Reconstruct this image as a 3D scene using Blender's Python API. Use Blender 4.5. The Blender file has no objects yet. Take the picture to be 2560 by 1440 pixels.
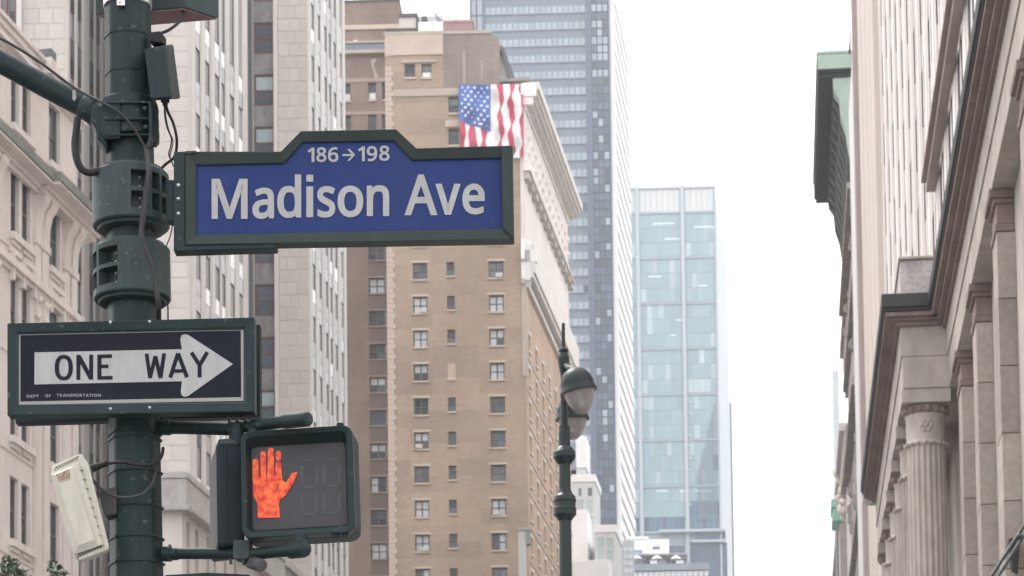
import bpy, bmesh, math, random
from mathutils import Vector, Matrix
random.seed(7)
sc = bpy.context.scene
COL = sc.collection

# ------------------------------------------------------------------ camera
F, U0, V0 = 7000.0, 1280.0, 2340.0          # focal length and optical axis, in photograph pixels
PITCH, ROLL = math.atan(0.080), 0.0117
CAM = Vector((0.0, 0.0, 1.7))
RM = Matrix.Rotation(math.radians(90) + PITCH, 3, 'X') @ Matrix.Rotation(-ROLL, 3, 'Z')
cd = bpy.data.cameras.new('camera')
cam = bpy.data.objects.new('camera', cd)
COL.objects.link(cam)
cam.matrix_world = Matrix.Translation(CAM) @ RM.to_4x4()
cd.sensor_width = 36.0
cd.lens = F / 2560.0 * 36.0
cd.shift_y = (V0 - 720.0) / 2560.0
cd.clip_start, cd.clip_end = 0.5, 6000.0
cd.dof.use_dof = True
cd.dof.focus_distance = 11.6
cd.dof.aperture_fstop = 13.0
sc.camera = cam

# ------------------------------------------------------------------ sky, sun, exposure
w = bpy.data.worlds.new('World')
sc.world = w
w.use_nodes = True
nt = w.node_tree
nt.nodes.clear()
SUN_EL, SUN_AZ = math.radians(60), math.radians(318)
sky = nt.nodes.new('ShaderNodeTexSky')
sky.sky_type = 'NISHITA'
sky.sun_disc = False
sky.sun_elevation = SUN_EL
sky.sun_rotation = SUN_AZ
sky.dust_density = 4.0
hs = nt.nodes.new('ShaderNodeHueSaturation')
hs.inputs['Saturation'].default_value = 0.12
mx = nt.nodes.new('ShaderNodeMix')
mx.data_type = 'RGBA'
mx.inputs['Factor'].default_value = 0.72      # even cloud deck over the clear sky
mx.inputs['B'].default_value = (10.15, 9.98, 10.0, 1)
bg = nt.nodes.new('ShaderNodeBackground')
bg.inputs['Strength'].default_value = 0.12
wo = nt.nodes.new('ShaderNodeOutputWorld')
nt.links.new(sky.outputs[0], hs.inputs['Color'])
nt.links.new(hs.outputs[0], mx.inputs['A'])
nt.links.new(mx.outputs['Result'], bg.inputs['Color'])
nt.links.new(bg.outputs[0], wo.inputs['Surface'])
sd = bpy.data.lights.new('sun', 'SUN')
sd.energy = 1.3
sd.angle = math.radians(25)
sd.color = (1.0, 0.965, 0.92)
sun = bpy.data.objects.new('sun', sd)
COL.objects.link(sun)
# sun direction: sun_rotation turns clockwise from +Y
sdir = Vector((math.sin(SUN_AZ) * math.cos(SUN_EL), math.cos(SUN_AZ) * math.cos(SUN_EL), math.sin(SUN_EL)))
sun.rotation_euler = sdir.to_track_quat('Z', 'Y').to_euler()
sun.location = (0, 0, 400)
vs = sc.view_settings
vs.view_transform, vs.look, vs.gamma, vs.use_curve_mapping = 'Standard', 'None', 1.0, False
vs.exposure = 1.15

# ------------------------------------------------------------------ measuring: pixel of the photograph -> point in the place
def ray(u, v):
    return RM @ Vector(((u - U0) / F, -(v - V0) / F, -1.0))

def P(u, v, y):                                # the point at distance y down the street seen at pixel (u, v)
    d = ray(u, v)
    return CAM + d * ((y - CAM.y) / d.y)

class Face:                                    # an upright plane: s runs along it, n comes out of it
    def __init__(s, p0, a):
        s.p0 = Vector((p0[0], p0[1], 0.0)); s.a = math.radians(a)
        s.h = Vector((math.cos(s.a), math.sin(s.a), 0)); s.n = Vector((math.sin(s.a), -math.cos(s.a), 0))
    def hit(s, u, v, n=0.0):
        d = ray(u, v)
        t = (s.p0 + s.n * n - CAM).dot(s.n) / d.dot(s.n)
        x = CAM + d * t
        return (x - s.p0).dot(s.h), x.z
    def pt(s, q, z, n=0.0):
        r = s.p0 + s.h * q + s.n * n
        return Vector((r.x, r.y, z))
    def px(s, u, v, n=0.0):
        q, z = s.hit(u, v, n)
        return s.pt(q, z, n)
    def S(s, u, v, n=0.0): return s.hit(u, v, n)[0]
    def Z(s, u, v, n=0.0): return s.hit(u, v, n)[1]

def toward(u): return 90.0 - math.degrees(math.atan((u - U0) / F))   # bearing (as Face angle) of the street that vanishes at column u

# ------------------------------------------------------------------ materials
MATS = {}
def mat(name, col, rough=0.7, var=0.12, scale=1.0, stretch=1.0, metal=0.0, spec=0.3, bump=0.0, rnd=0.0, emit=0.0, coat=0.0, fine=0.0, hue=0.0, chips=None, grime=None):
    if name in MATS: return MATS[name]
    m = bpy.data.materials.new(name); m.use_nodes = True
    n, l = m.node_tree.nodes, m.node_tree.links
    b = n['Principled BSDF']
    b.inputs['Roughness'].default_value = rough
    b.inputs['Metallic'].default_value = metal
    b.inputs['Specular IOR Level'].default_value = spec
    b.inputs['Coat Weight'].default_value = coat
    tc = n.new('ShaderNodeTexCoord'); mp = n.new('ShaderNodeMapping')
    mp.inputs['Scale'].default_value = (scale, scale, scale * stretch)
    l.new(tc.outputs['Object'], mp.inputs['Vector'])
    t = n.new('ShaderNodeTexNoise'); t.inputs['Detail'].default_value = 6; t.inputs['Roughness'].default_value = 0.62
    t.inputs['Scale'].default_value = 1.0
    l.new(mp.outputs[0], t.inputs['Vector'])
    r = n.new('ShaderNodeMapRange'); r.inputs['From Min'].default_value = 0.28; r.inputs['From Max'].default_value = 0.72
    r.inputs['To Min'].default_value = 1 - var; r.inputs['To Max'].default_value = 1 + var
    l.new(t.outputs['Fac'], r.inputs['Value'])
    val = r.outputs[0]
    if fine:
        t2 = n.new('ShaderNodeTexNoise'); t2.inputs['Scale'].default_value = 9.0; t2.inputs['Detail'].default_value = 3
        l.new(mp.outputs[0], t2.inputs['Vector'])
        r2 = n.new('ShaderNodeMapRange'); r2.inputs['From Min'].default_value = 0.3; r2.inputs['From Max'].default_value = 0.7
        r2.inputs['To Min'].default_value = 1 - fine; r2.inputs['To Max'].default_value = 1 + fine
        l.new(t2.outputs['Fac'], r2.inputs['Value'])
        q = n.new('ShaderNodeMath'); q.operation = 'MULTIPLY'; l.new(val, q.inputs[0]); l.new(r2.outputs[0], q.inputs[1]); val = q.outputs[0]
    if rnd:
        oi = n.new('ShaderNodeObjectInfo'); r3 = n.new('ShaderNodeMapRange')
        r3.inputs['To Min'].default_value = 1 - rnd; r3.inputs['To Max'].default_value = 1 + rnd
        l.new(oi.outputs['Random'], r3.inputs['Value'])
        q = n.new('ShaderNodeMath'); q.operation = 'MULTIPLY'; l.new(val, q.inputs[0]); l.new(r3.outputs[0], q.inputs[1]); val = q.outputs[0]
    vm = n.new('ShaderNodeVectorMath'); vm.operation = 'SCALE'
    vm.inputs[0].default_value = col
    l.new(val, vm.inputs['Scale'])
    out = vm.outputs[0]
    if hue:
        t4 = n.new('ShaderNodeTexNoise'); t4.inputs['Scale'].default_value = 0.37; t4.inputs['Detail'].default_value = 2
        l.new(mp.outputs[0], t4.inputs['Vector'])
        h = n.new('ShaderNodeHueSaturation'); r5 = n.new('ShaderNodeMapRange')
        r5.inputs['To Min'].default_value = 0.5 - hue; r5.inputs['To Max'].default_value = 0.5 + hue
        l.new(t4.outputs['Fac'], r5.inputs['Value']); l.new(r5.outputs[0], h.inputs['Hue']); l.new(out, h.inputs['Color']); out = h.outputs[0]
    for kind, c2 in (('chips', chips), ('grime', grime)):
        if not c2: continue
        t6 = n.new('ShaderNodeTexNoise'); t6.inputs['Detail'].default_value = 5 if kind == 'grime' else 3
        m6 = n.new('ShaderNodeMapping'); l.new(tc.outputs['Object'], m6.inputs['Vector'])
        m6.inputs['Scale'].default_value = (38, 38, 38) if kind == 'chips' else (scale * 2.2, scale * 2.2, scale * .16)
        m6.inputs['Location'].default_value = (3.1, 7.7, 1.3)
        t6.inputs['Scale'].default_value = 1.0; l.new(m6.outputs[0], t6.inputs['Vector'])
        r6 = n.new('ShaderNodeMapRange'); r6.inputs['From Min'].default_value = .655 if kind == 'chips' else .52; r6.inputs['From Max'].default_value = .72 if kind == 'chips' else .78
        r6.inputs['To Max'].default_value = .75 if kind == 'chips' else .6
        l.new(t6.outputs['Fac'], r6.inputs['Value'])
        mm = n.new('ShaderNodeMix'); mm.data_type = 'RGBA'; mm.inputs['B'].default_value = (*c2, 1)
        l.new(out, mm.inputs['A']); l.new(r6.outputs[0], mm.inputs['Factor']); out = mm.outputs['Result']
    l.new(out, b.inputs['Base Color'])
    if emit:
        l.new(out, b.inputs['Emission Color']); b.inputs['Emission Strength'].default_value = emit
    if bump:
        bp = n.new('ShaderNodeBump'); bp.inputs['Strength'].default_value = bump; bp.inputs['Distance'].default_value = 0.02
        l.new(t.outputs['Fac'], bp.inputs['Height']); l.new(bp.outputs[0], b.inputs['Normal'])
    MATS[name] = m
    return m

def brick_mat(name, c1, c2, mortar, axis='x', sx=0.24, sz=0.075, var=0.2, scale=0.25, stretch=0.4, patch=0.0):
    m = mat(name, c1, 0.85, 0.1, 1, 1, spec=0.15)
    n, l = m.node_tree.nodes, m.node_tree.links
    b = n['Principled BSDF']; tc = n.new('ShaderNodeTexCoord')
    sp = n.new('ShaderNodeSeparateXYZ'); cb = n.new('ShaderNodeCombineXYZ')
    l.new(tc.outputs['Object'], sp.inputs[0]); l.new(sp.outputs['XYZ'.index(axis.upper())], cb.inputs[0]); l.new(sp.outputs[2], cb.inputs[1])
    bt = n.new('ShaderNodeTexBrick'); bt.inputs['Scale'].default_value = 1.0
    bt.inputs['Brick Width'].default_value = sx; bt.inputs['Row Height'].default_value = sz; bt.inputs['Mortar Size'].default_value = 0.008
    bt.inputs['Color1'].default_value = (*c1, 1); bt.inputs['Color2'].default_value = (*c2, 1); bt.inputs['Mortar'].default_value = (*mortar, 1)
    l.new(cb.outputs[0], bt.inputs['Vector'])
    mp = n.new('ShaderNodeMapping'); mp.inputs['Scale'].default_value = (scale, scale, scale * stretch)
    l.new(tc.outputs['Object'], mp.inputs['Vector'])
    t = n.new('ShaderNodeTexNoise'); t.inputs['Detail'].default_value = 7; t.inputs['Roughness'].default_value = 0.6; t.inputs['Scale'].default_value = 1.0
    l.new(mp.outputs[0], t.inputs['Vector'])
    r = n.new('ShaderNodeMapRange'); r.inputs['From Min'].default_value = 0.3; r.inputs['From Max'].default_value = 0.7
    r.inputs['To Min'].default_value = 1 - var; r.inputs['To Max'].default_value = 1 + var
    l.new(t.outputs['Fac'], r.inputs['Value'])
    # repointed patches a few metres across
    t2 = n.new('ShaderNodeTexBrick'); t2.inputs['Brick Width'].default_value = 4.5; t2.inputs['Row Height'].default_value = 1.6; t2.inputs['Mortar Size'].default_value = 0
    t2.inputs['Scale'].default_value = 1.0
    t2.inputs['Color1'].default_value = (1 - patch,) * 3 + (1,); t2.inputs['Color2'].default_value = (1 + patch, 1 + patch * .9, 1 + patch * .6, 1)
    l.new(cb.outputs[0], t2.inputs['Vector'])
    vm = n.new('ShaderNodeVectorMath'); vm.operation = 'SCALE'
    l.new(bt.outputs['Color'], vm.inputs[0]); l.new(r.outputs[0], vm.inputs['Scale'])
    v2 = n.new('ShaderNodeVectorMath'); v2.operation = 'MULTIPLY'
    l.new(vm.outputs[0], v2.inputs[0]); l.new(t2.outputs['Color'], v2.inputs[1])
    l.new(v2.outputs[0], b.inputs['Base Color'])
    return m

# ------------------------------------------------------------------ things and parts
def root(name, label, cat, loc=(0, 0, 0), group=None):
    o = bpy.data.objects.new(name, None); o.empty_display_size = 0.2
    COL.objects.link(o); o.location = loc
    tag(o, label, cat, group)
    return o

def tag(o, label=None, cat=None, group=None, kind=None):
    if label: o['label'] = label
    if cat: o['category'] = cat
    if group: o['group'] = group
    if kind: o['kind'] = kind
    return o

def wloc(o):
    p = Vector((0, 0, 0))
    while o is not None:
        p += o.location; o = o.parent
    return p

class MB:
    def __init__(s): s.v, s.f, s.sm = [], [], []
    def add(s, pts, faces, smooth=False):
        k = len(s.v); s.v += [Vector(p) for p in pts]
        s.f += [tuple(k + i for i in q) for q in faces]; s.sm += [smooth] * len(faces)
        return s
    def hexa(s, a, b):                          # two quads, back (a) and front (b), same order
        return s.add(list(a) + list(b), [(3, 2, 1, 0), (4, 5, 6, 7), (0, 1, 5, 4), (1, 2, 6, 5), (2, 3, 7, 6), (3, 0, 4, 7)])
    def box(s, fc, s0, s1, z0, z1, n0, n1):
        if s0 > s1: s0, s1 = s1, s0
        if z0 > z1: z0, z1 = z1, z0
        if n0 > n1: n0, n1 = n1, n0
        q = [(s0, z0), (s1, z0), (s1, z1), (s0, z1)]
        return s.hexa([fc.pt(x, z, n0) for x, z in q], [fc.pt(x, z, n1) for x, z in q])
    def prism(s, fc, poly, n0, n1, taper=None):  # polygon in face coordinates (s, z)
        k = len(poly)
        pts = [fc.pt(x, z, n0) for x, z in poly] + [fc.pt(x, z, n1) for x, z in (taper or poly)]
        area = sum(poly[i][0] * poly[(i + 1) % k][1] - poly[(i + 1) % k][0] * poly[i][1] for i in range(k))
        fs = [tuple(range(k))[::-1], tuple(range(k, 2 * k))] + [(i, (i + 1) % k, k + (i + 1) % k, k + i) for i in range(k)]
        if area < 0: fs = [f[::-1] for f in fs]
        return s.add(pts, fs)
    def prismpx(s, fc, poly, n0, n1, ref=None):  # polygon in photograph pixels, lying on the face at n=ref
        r = n1 if ref is None else ref
        return s.prism(fc, [fc.hit(u, v, r) for u, v in poly], n0, n1)
    def ring(s, fc, outer, inner, n0, n1, n1i=None, ref=None):   # frame between two pixel polygons
        r = n1 if ref is None else ref
        O = [fc.hit(u, v, r) for u, v in outer]; I = [fc.hit(u, v, r) for u, v in inner]; k = len(O)
        if n1i is None: n1i = n1
        pts = [fc.pt(*p, n0) for p in O] + [fc.pt(*p, n1) for p in O] + [fc.pt(*p, n1i) for p in I] + [fc.pt(*p, n0) for p in I]
        fs = []
        for i in range(k):
            j = (i + 1) % k
            fs += [(i, j, k + j, k + i), (k + i, k + j, 2 * k + j, 2 * k + i), (2 * k + i, 2 * k + j, 3 * k + j, 3 * k + i), (3 * k + i, 3 * k + j, j, i)]
        return s.add(pts, fs)
    def tube(s, pts, rad, seg=10, cap=True, smooth=True):
        pts = [Vector(p) for p in pts]; k = len(pts)
        rs = rad if isinstance(rad, (list, tuple)) else [rad] * k
        ref = Vector((0.13, 0.31, 0.94)); rings = []
        for i, p in enumerate(pts):
            t = (pts[min(i + 1, k - 1)] - pts[max(i - 1, 0)]).normalized()
            a = ref - t * ref.dot(t)
            if a.length < 0.05: a = Vector((1, 0, 0)) - t * t.x
            a.normalize(); b = t.cross(a); ref = a
            rings.append([p + (a * math.cos(2 * math.pi * j / seg) + b * math.sin(2 * math.pi * j / seg)) * rs[i] for j in range(seg)])
        fl = [q for r in rings for q in r]; fs = []
        for i in range(k - 1):
            for j in range(seg):
                j2 = (j + 1) % seg
                fs.append((i * seg + j, i * seg + j2, (i + 1) * seg + j2, (i + 1) * seg + j))
        s.add(fl, fs, smooth)
        if cap:
            s.add(rings[0], [tuple(range(seg))[::-1]]); s.add(rings[-1], [tuple(range(seg))])
        return s
    def lathe(s, base, axis, prof, seg=32, smooth=True, start=0.0):  # prof: (radius, height along axis)
        ax = Vector(axis).normalized(); a = Vector((1, 0, 0)) - ax * ax.x
        a.normalize(); b = ax.cross(a); base = Vector(base); k = len(prof)
        pts = [base + ax * h + (a * math.cos(start + 2 * math.pi * j / seg) + b * math.sin(start + 2 * math.pi * j / seg)) * r for r, h in prof for j in range(seg)]
        fs = [(i * seg + j, i * seg + (j + 1) % seg, (i + 1) * seg + (j + 1) % seg, (i + 1) * seg + j) for i in range(k - 1) for j in range(seg)]
        s.add(pts, fs, smooth)
        if prof[0][0] > 1e-6: s.add(pts[:seg], [tuple(range(seg))[::-1]])
        if prof[-1][0] > 1e-6: s.add(pts[-seg:], [tuple(range(seg))])
        return s
    def ball(s, c, r, seg=10, flat=1.0, axis=(0, 0, 1)):
        return s.lathe(c, axis, [(r * math.sin(math.pi * i / 6) + 1e-7, -r * flat * math.cos(math.pi * i / 6)) for i in range(7)], seg)
    def mesh(s, name, m, org=Vector((0, 0, 0))):
        me = bpy.data.meshes.new(name)
        me.from_pydata([tuple(p - org) for p in s.v], [], s.f)
        for q, f in zip(me.polygons, s.sm): q.use_smooth = f
        if m: me.materials.append(m)
        return me
    def build(s, name, m, parent=None, bevel=0.0, sharp=35):
        me = s.mesh(name, m, wloc(parent))
        if any(s.sm) or bevel:
            bm = bmesh.new(); bm.from_mesh(me); bmesh.ops.remove_doubles(bm, verts=bm.verts, dist=1e-5); bm.to_mesh(me); bm.free()
        if any(s.sm): me.set_sharp_from_angle(angle=math.radians(sharp))
        o = bpy.data.objects.new(name, me); COL.objects.link(o)
        if parent: o.parent = parent
        if bevel:
            md = o.modifiers.new('bevel', 'BEVEL'); md.width = bevel; md.segments = 2; md.limit_method = 'ANGLE'; md.angle_limit = math.radians(40)
        return o

LOC = Face((0, 0), 0.0)                         # for meshes that are shared: built round the origin, then placed
def place(me, name, fc, q, z, n, parent, dead=None):
    o = bpy.data.objects.new(name, me); COL.objects.link(o)
    o.parent = parent; o.location = fc.pt(q, z, n) - wloc(parent); o.rotation_euler = (0, 0, fc.a)
    return o
def child(me, name, parent, loc=(0, 0, 0)):
    o = bpy.data.objects.new(name, me); COL.objects.link(o); o.parent = parent; o.location = loc
    return o

def wall(mb, fc, s0, s1, z0, z1, holes, depth=0.3, back=0.6, n=0.0):
    """a wall sheet with real openings (s0, s1, z0, z1), reveals `depth` deep, and side returns"""
    ss = sorted({s0, s1, *[min(max(h[i], s0), s1) for h in holes for i in (0, 1)]})
    zs = sorted({z0, z1, *[min(max(h[i], z0), z1) for h in holes for i in (2, 3)]})
    for i in range(len(ss) - 1):
        run = None
        for j in range(len(zs) - 1):
            x, z = (ss[i] + ss[i + 1]) / 2, (zs[j] + zs[j + 1]) / 2
            hole = any(h[0] < x < h[1] and h[2] < z < h[3] for h in holes)
            if not hole and run is None: run = zs[j]
            if run is not None and (hole or j == len(zs) - 2):
                top = zs[j] if hole else zs[j + 1]
                mb.add([fc.pt(ss[i], run, n), fc.pt(ss[i + 1], run, n), fc.pt(ss[i + 1], top, n), fc.pt(ss[i], top, n)], [(0, 1, 2, 3)]); run = None
    for a, b, c, d in holes:
        q = [(a, c), (b, c), (b, d), (a, d)]
        f = [fc.pt(x, z, n) for x, z in q]; g = [fc.pt(x, z, n - depth) for x, z in q]
        mb.add(f + g, [(0, 4, 5, 1), (1, 5, 6, 2), (2, 6, 7, 3), (3, 7, 4, 0)])
    q = [(s0, z0), (s1, z0), (s1, z1), (s0, z1)]
    f = [fc.pt(x, z, n) for x, z in q]; g = [fc.pt(x, z, n - back) for x, z in q]
    mb.add(f + g, [(0, 1, 5, 4), (1, 2, 6, 5), (2, 3, 7, 6), (3, 0, 4, 7)])
    return mb

def plan(mb, pts, z0, z1):                      # upright solid over a ground plan
    k = len(pts)
    ar = sum(pts[i][0] * pts[(i + 1) % k][1] - pts[(i + 1) % k][0] * pts[i][1] for i in range(k))
    if ar < 0: pts = pts[::-1]
    return mb.add([(p[0], p[1], z0) for p in pts] + [(p[0], p[1], z1) for p in pts],
                  [tuple(range(k))[::-1], tuple(range(k, 2 * k))] + [(i, (i + 1) % k, k + (i + 1) % k, k + i) for i in range(k)])

def spline(pts, k=6):
    pts = [Vector(p) for p in pts]; out = []
    for i in range(len(pts) - 1):
        a, b, c, d = pts[max(i - 1, 0)], pts[i], pts[i + 1], pts[min(i + 2, len(pts) - 1)]
        for j in range(k):
            t = j / k
            out.append(0.5 * ((2 * b) + (c - a) * t + (2 * a - 5 * b + 4 * c - d) * t * t + (3 * b - a - 3 * c + d) * t ** 3))
    return out + [pts[-1]]

def rrect(x0, y0, x1, y1, r, k=5):              # rounded rectangle in pixels
    out = []
    for cx, cy, a in ((x1 - r, y0 + r, -90), (x1 - r, y1 - r, 0), (x0 + r, y1 - r, 90), (x0 + r, y0 + r, 180)):
        out += [(cx + r * math.cos(math.radians(a + 90 * i / k)), cy + r * math.sin(math.radians(a + 90 * i / k))) for i in range(k + 1)]
    return out

def skew(poly, box, quad):                      # carry points of a pixel box into a slanted pixel quad (TL, TR, BR, BL)
    x0, y0, x1, y1 = box; o = []
    for x, y in poly:
        a, b = (x - x0) / (x1 - x0), (y - y0) / (y1 - y0)
        o.append(tuple((quad[0][i] * (1 - a) + quad[1][i] * a) * (1 - b) + (quad[3][i] * (1 - a) + quad[2][i] * a) * b for i in (0, 1)))
    return o
# ------------------------------------------------------------------ ground
YAW = math.atan((1953 - U0) / F)
def st(along, across, z=0.0):                    # along the avenue, across it (right is positive)
    return Vector((math.sin(YAW) * along + math.cos(YAW) * across, math.cos(YAW) * along - math.sin(YAW) * across, z))
ASPHALT = mat('asphalt', (.05, .05, .052), .85, .25, .6, 1, fine=.2, bump=.2)
PAVE = mat('pavement_concrete', (.30, .29, .275), .85, .15, .5, 1, fine=.12)
KERB = mat('kerb_granite', (.34, .33, .32), .8, .15, 2, 1, fine=.15)
PAINT = mat('road_paint', (.75, .75, .72), .6, .15, 3, 1)
def slab(name, a0, a1, c0, c1, z0, z1, m):
    b = MB(); q = [st(a0, c0), st(a0, c1), st(a1, c1), st(a1, c0)]
    plan(b, [(p.x, p.y) for p in q], z0, z1)
    return tag(b.build(name, m), kind='structure')
b = MB(); b.add([(-1400, -400, 0), (1400, -400, 0), (1400, 1400, 0), (-1400, 1400, 0)], [(0, 1, 2, 3)])
tag(b.build('road', ASPHALT), kind='structure')
slab('pavement', -30, 900, -3.0, 5.0, .001, .14, PAVE)
slab('kerb', -30, 900, -3.18, -3.003, .001, .142, KERB)
slab('pavement', -30, 900, -40.0, -19.0, .001, .14, PAVE)
slab('kerb', -30, 900, -18.997, -18.82, .001, .142, KERB)
b = MB()
for i in range(60):
    for c in (-8.2, -13.6):
        q = [st(30 + i * 9, c - .06, .004), st(30 + i * 9, c + .06, .004), st(33 + i * 9, c + .06, .004), st(33 + i * 9, c - .06, .004)]
        b.add(q, [(0, 1, 2, 3)])
tag(b.build('lane_marking', PAINT), kind='structure')

# ------------------------------------------------------------------ glass, stone
GL_DARK = mat('dark_window_glass', (.045, .05, .062), .12, .3, .8, 1, spec=.5, rnd=.5)
GL_MID = mat('grey_window_glass', (.15, .165, .18), .12, .25, .8, 1, spec=.5, rnd=.3)
GL_BLUE = mat('blue_window_glass', (.09, .115, .15), .12, .25, .8, 1, spec=.5, rnd=.3)
CURT = mat('white_curtain_glass', (.56, .585, .60), .3, .1, 1.5, .2, spec=.4, rnd=.12)
SHADE = mat('white_shade_glass', (.88, .88, .87), .3, .06, 1.5, .2, spec=.4, rnd=.06)
AQUA = mat('pale_aqua_shade', (.42, .53, .56), .3, .06, 1.5, 1, spec=.4, rnd=.06)
FR_DARK = mat('dark_window_frame', (.10, .105, .115), .5, .1, 3, 1)
FR_RED = mat('red_window_frame', (.20, .085, .10), .6, .2, 3, 1)
WCACHE = {}
def wmesh(kind, m, w, h, d=.0, bar=.06, cols=1, rows=1):
    key = (kind, m.name, round(w, 3), round(h, 3), bar, cols, rows, d)
    if key in WCACHE: return WCACHE[key]
    b = MB()
    if kind == 'frame':
        b.box(LOC, -w / 2, -w / 2 + bar, 0, h, -.12, 0); b.box(LOC, w / 2 - bar, w / 2, 0, h, -.12, 0)
        b.box(LOC, -w / 2 + bar, w / 2 - bar, 0, bar, -.12, 0); b.box(LOC, -w / 2 + bar, w / 2 - bar, h - bar, h, -.12, 0)
        for i in range(1, cols):
            x = -w / 2 + w * i / cols; b.box(LOC, x - bar * .6, x + bar * .6, bar, h - bar, -.1, -.004)
        for j in range(1, rows):
            z = h * j / rows; b.box(LOC, -w / 2 + bar, w / 2 - bar, z - bar * .45, z + bar * .45, -.1, -.008)
    elif kind == 'pane':
        b.box(LOC, -w / 2, w / 2, 0, h, -.03 - d, -.015 - d)
    elif kind == 'block':
        b.box(LOC, -w / 2, w / 2, 0, h, 0, bar)
    WCACHE[key] = b.mesh(kind, m); return WCACHE[key]
def window(parent, fc, s0, s1, z0, z1, n, mats, cols=1, rows=1, frame=FR_DARK, bar=.08, sill=None, lintel=None, ext=.12, sm=None, name='window', pd=.04):
    w_, h_ = s1 - s0, z1 - z0
    o = place(wmesh('frame', frame, w_, h_, 0, bar, cols, rows), name, fc, (s0 + s1) / 2, z0, n, parent)
    for i in range(cols):
        for j in range(rows):
            m = mats[(j * cols + i) % len(mats)]
            if m is None: continue
            child(wmesh('pane', m, w_ / cols - bar * .6, h_ / rows - bar * .5, pd), 'pane', o, (-w_ / 2 + w_ * (i + .5) / cols, 0, h_ * j / rows + bar * .25))
    if sill: child(wmesh('block', sm, w_ + 2 * ext, sill, 0, .16 - n), 'sill', o, (0, 0, -sill - .005))
    if lintel: child(wmesh('block', sm, w_ + 4 * ext, lintel, 0, .05 - n), 'lintel', o, (0, 0, h_ + .005))
    return o

# ------------------------------------------------------------------ 1. cream ornate building, far left
CST = mat('cream_stone', (.67, .615, .58), .8, .10, .35, .45, fine=.06, spec=.2, grime=(.50, .43, .395))
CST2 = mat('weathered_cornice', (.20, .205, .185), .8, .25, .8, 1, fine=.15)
C = root('ornate_building', 'cream stone office building with carved cornices and paired windows, far left', 'building', P(100, 2600, 100) * 1)
C.location.z = 0
FC = Face(P(25, 1300, 100), toward(2600))
cS = lambda u: FC.S(u, 1000)
zz = lambda v, u=35: FC.Z(u, v)
sL, sR = cS(-330), cS(191)
cols = [(cS(25.6), cS(46)), (cS(54), cS(75)), (cS(121), cS(149))]
g = cols[0][0]
pitch_c = cS(191) - cS(25.6) + 1.2
cols_all = cols + [(a - pitch_c, c - pitch_c) for a, c in cols]
rows_c = [(zz(1354), zz(1194)), (zz(1096), zz(936)), (zz(852), zz(690)), (zz(588), zz(424)), (zz(316), zz(160))]
dzr = rows_c[0][0] - rows_c[1][0]
rows_c = [(rows_c[0][0] + dzr * k, rows_c[0][1] + dzr * k) for k in (4, 3, 2, 1)] + rows_c
ztop = FC.Z(0, 17, .3)
holes = [(a, c, z0, z1) for a, c in cols_all for z0, z1 in rows_c]
b = MB(); wall(b, FC, sL, sR, 0, ztop - .4, holes, .2, .9)
b.build('wall', CST, C)
b = MB(); plan(b, [tuple(FC.pt(x, 0, y).xy) for x, y in ((sL + .3, -.8), (sR - .3, -.8), (sR - .3, -22), (sL + .3, -22))], 0, ztop - .6); b.build('building_core', CST, C)
for a, c in cols_all:
    for k, (z0, z1) in enumerate(rows_c):
        window(C, FC, a, c, z0, z1, -.14, [GL_DARK, GL_DARK if k % 3 else GL_MID], 1, 2, mat('grey_window_frame', (.16, .15, .15), .6, .1, 2, 1), .07)
        bb = MB(); bb.box(FC, a - .15, c + .15, z0 - .26, z0 - .004, .002, .2); bb.box(FC, a - .05, c + .05, z0 - .42, z0 - .264, .002, .1); bb.build('sill', CST, C)
        if z0 > rows_c[6][0] - .1 and z0 < rows_c[6][0] + .1:
            bb = MB(); bb.box(FC, a - .2, a - .02, z1 - .3, z1 + .75, .002, .2); bb.box(FC, c + .02, c + .2, z1 - .3, z1 + .75, .002, .2); bb.box(FC, a - .3, c + .3, z1 + .76, z1 + .95, .002, .12); bb.build('window_hood', CST, C)
def course(nm, fc, m, par, s0, s1, prof):         # prof: (z0, z1, projection) steps, bottom to top
    bb = MB()
    for z0, z1, n in prof: bb.box(fc, s0, s1, z0, z1, .001, n)
    return bb.build(nm, m, par, 0.02)
zp = lambda v, n: FC.Z(0, v, n)
course('parapet_coping', FC, CST, C, sL, sR + .3, [(ztop - .42, ztop - .18, .2), (ztop - .18, ztop, .3)])
course('parapet_panel', FC, CST, C, sL, sR, [(zp(70, .1), ztop - .425, .1)])
course('upper_cornice', FC, CST, C, sL, sR + .3, [(zp(106, .1), zp(95, .1), .1), (zp(95, .1), zp(84, .3), .2), (zp(84, .3), zp(73, .3), .34)])
for u in (104,):
    for q in (0, -pitch_c):
        s0 = FC.S(u, 130) + q; bb = MB(); bb.box(FC, s0 - .3, s0 + .3, zp(72, .1), ztop + .02, .11, .5); bb.build('parapet_pier', CST, C)
        bb = MB(); bb.box(FC, s0 - .3, s0 + .25, ztop + .021, ztop + .35, 0, .5); bb.build('vent_cap', FR_DARK, C)
zc1 = FC.Z(88, 380, .85); zc0 = FC.Z(52, 380, .8)
s_br = FC.S(136, 430, .85)
prof = [(zc0 - .3, zc0 - .15, .2), (zc0 - .147, zc0 - .003, .36), (zc0, zc0 + .1, .8)]
course('middle_cornice', FC, CST, C, sL, s_br, prof)
course('cornice_gutter', FC, CST2, C, sL, s_br, [(zc0 + .103, zc1, .86)])
course('middle_cornice', FC, CST, C, s_br + .005, sR + 1.0, [(z0 - .02, z1 - .02, n + .27) for z0, z1, n in prof])
course('cornice_gutter', FC, CST2, C, s_br + .005, sR + 1.0, [(zc0 + .083, zc1 - .02, 1.13)])
zb1 = FC.Z(0, 612, .28); zb0 = FC.Z(0, 632, .28)
course('belt_course', FC, CST, C, sL, sR + .2, [(zb0 - .16, zb0, .14), (zb0, zb1, .28)])
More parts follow.
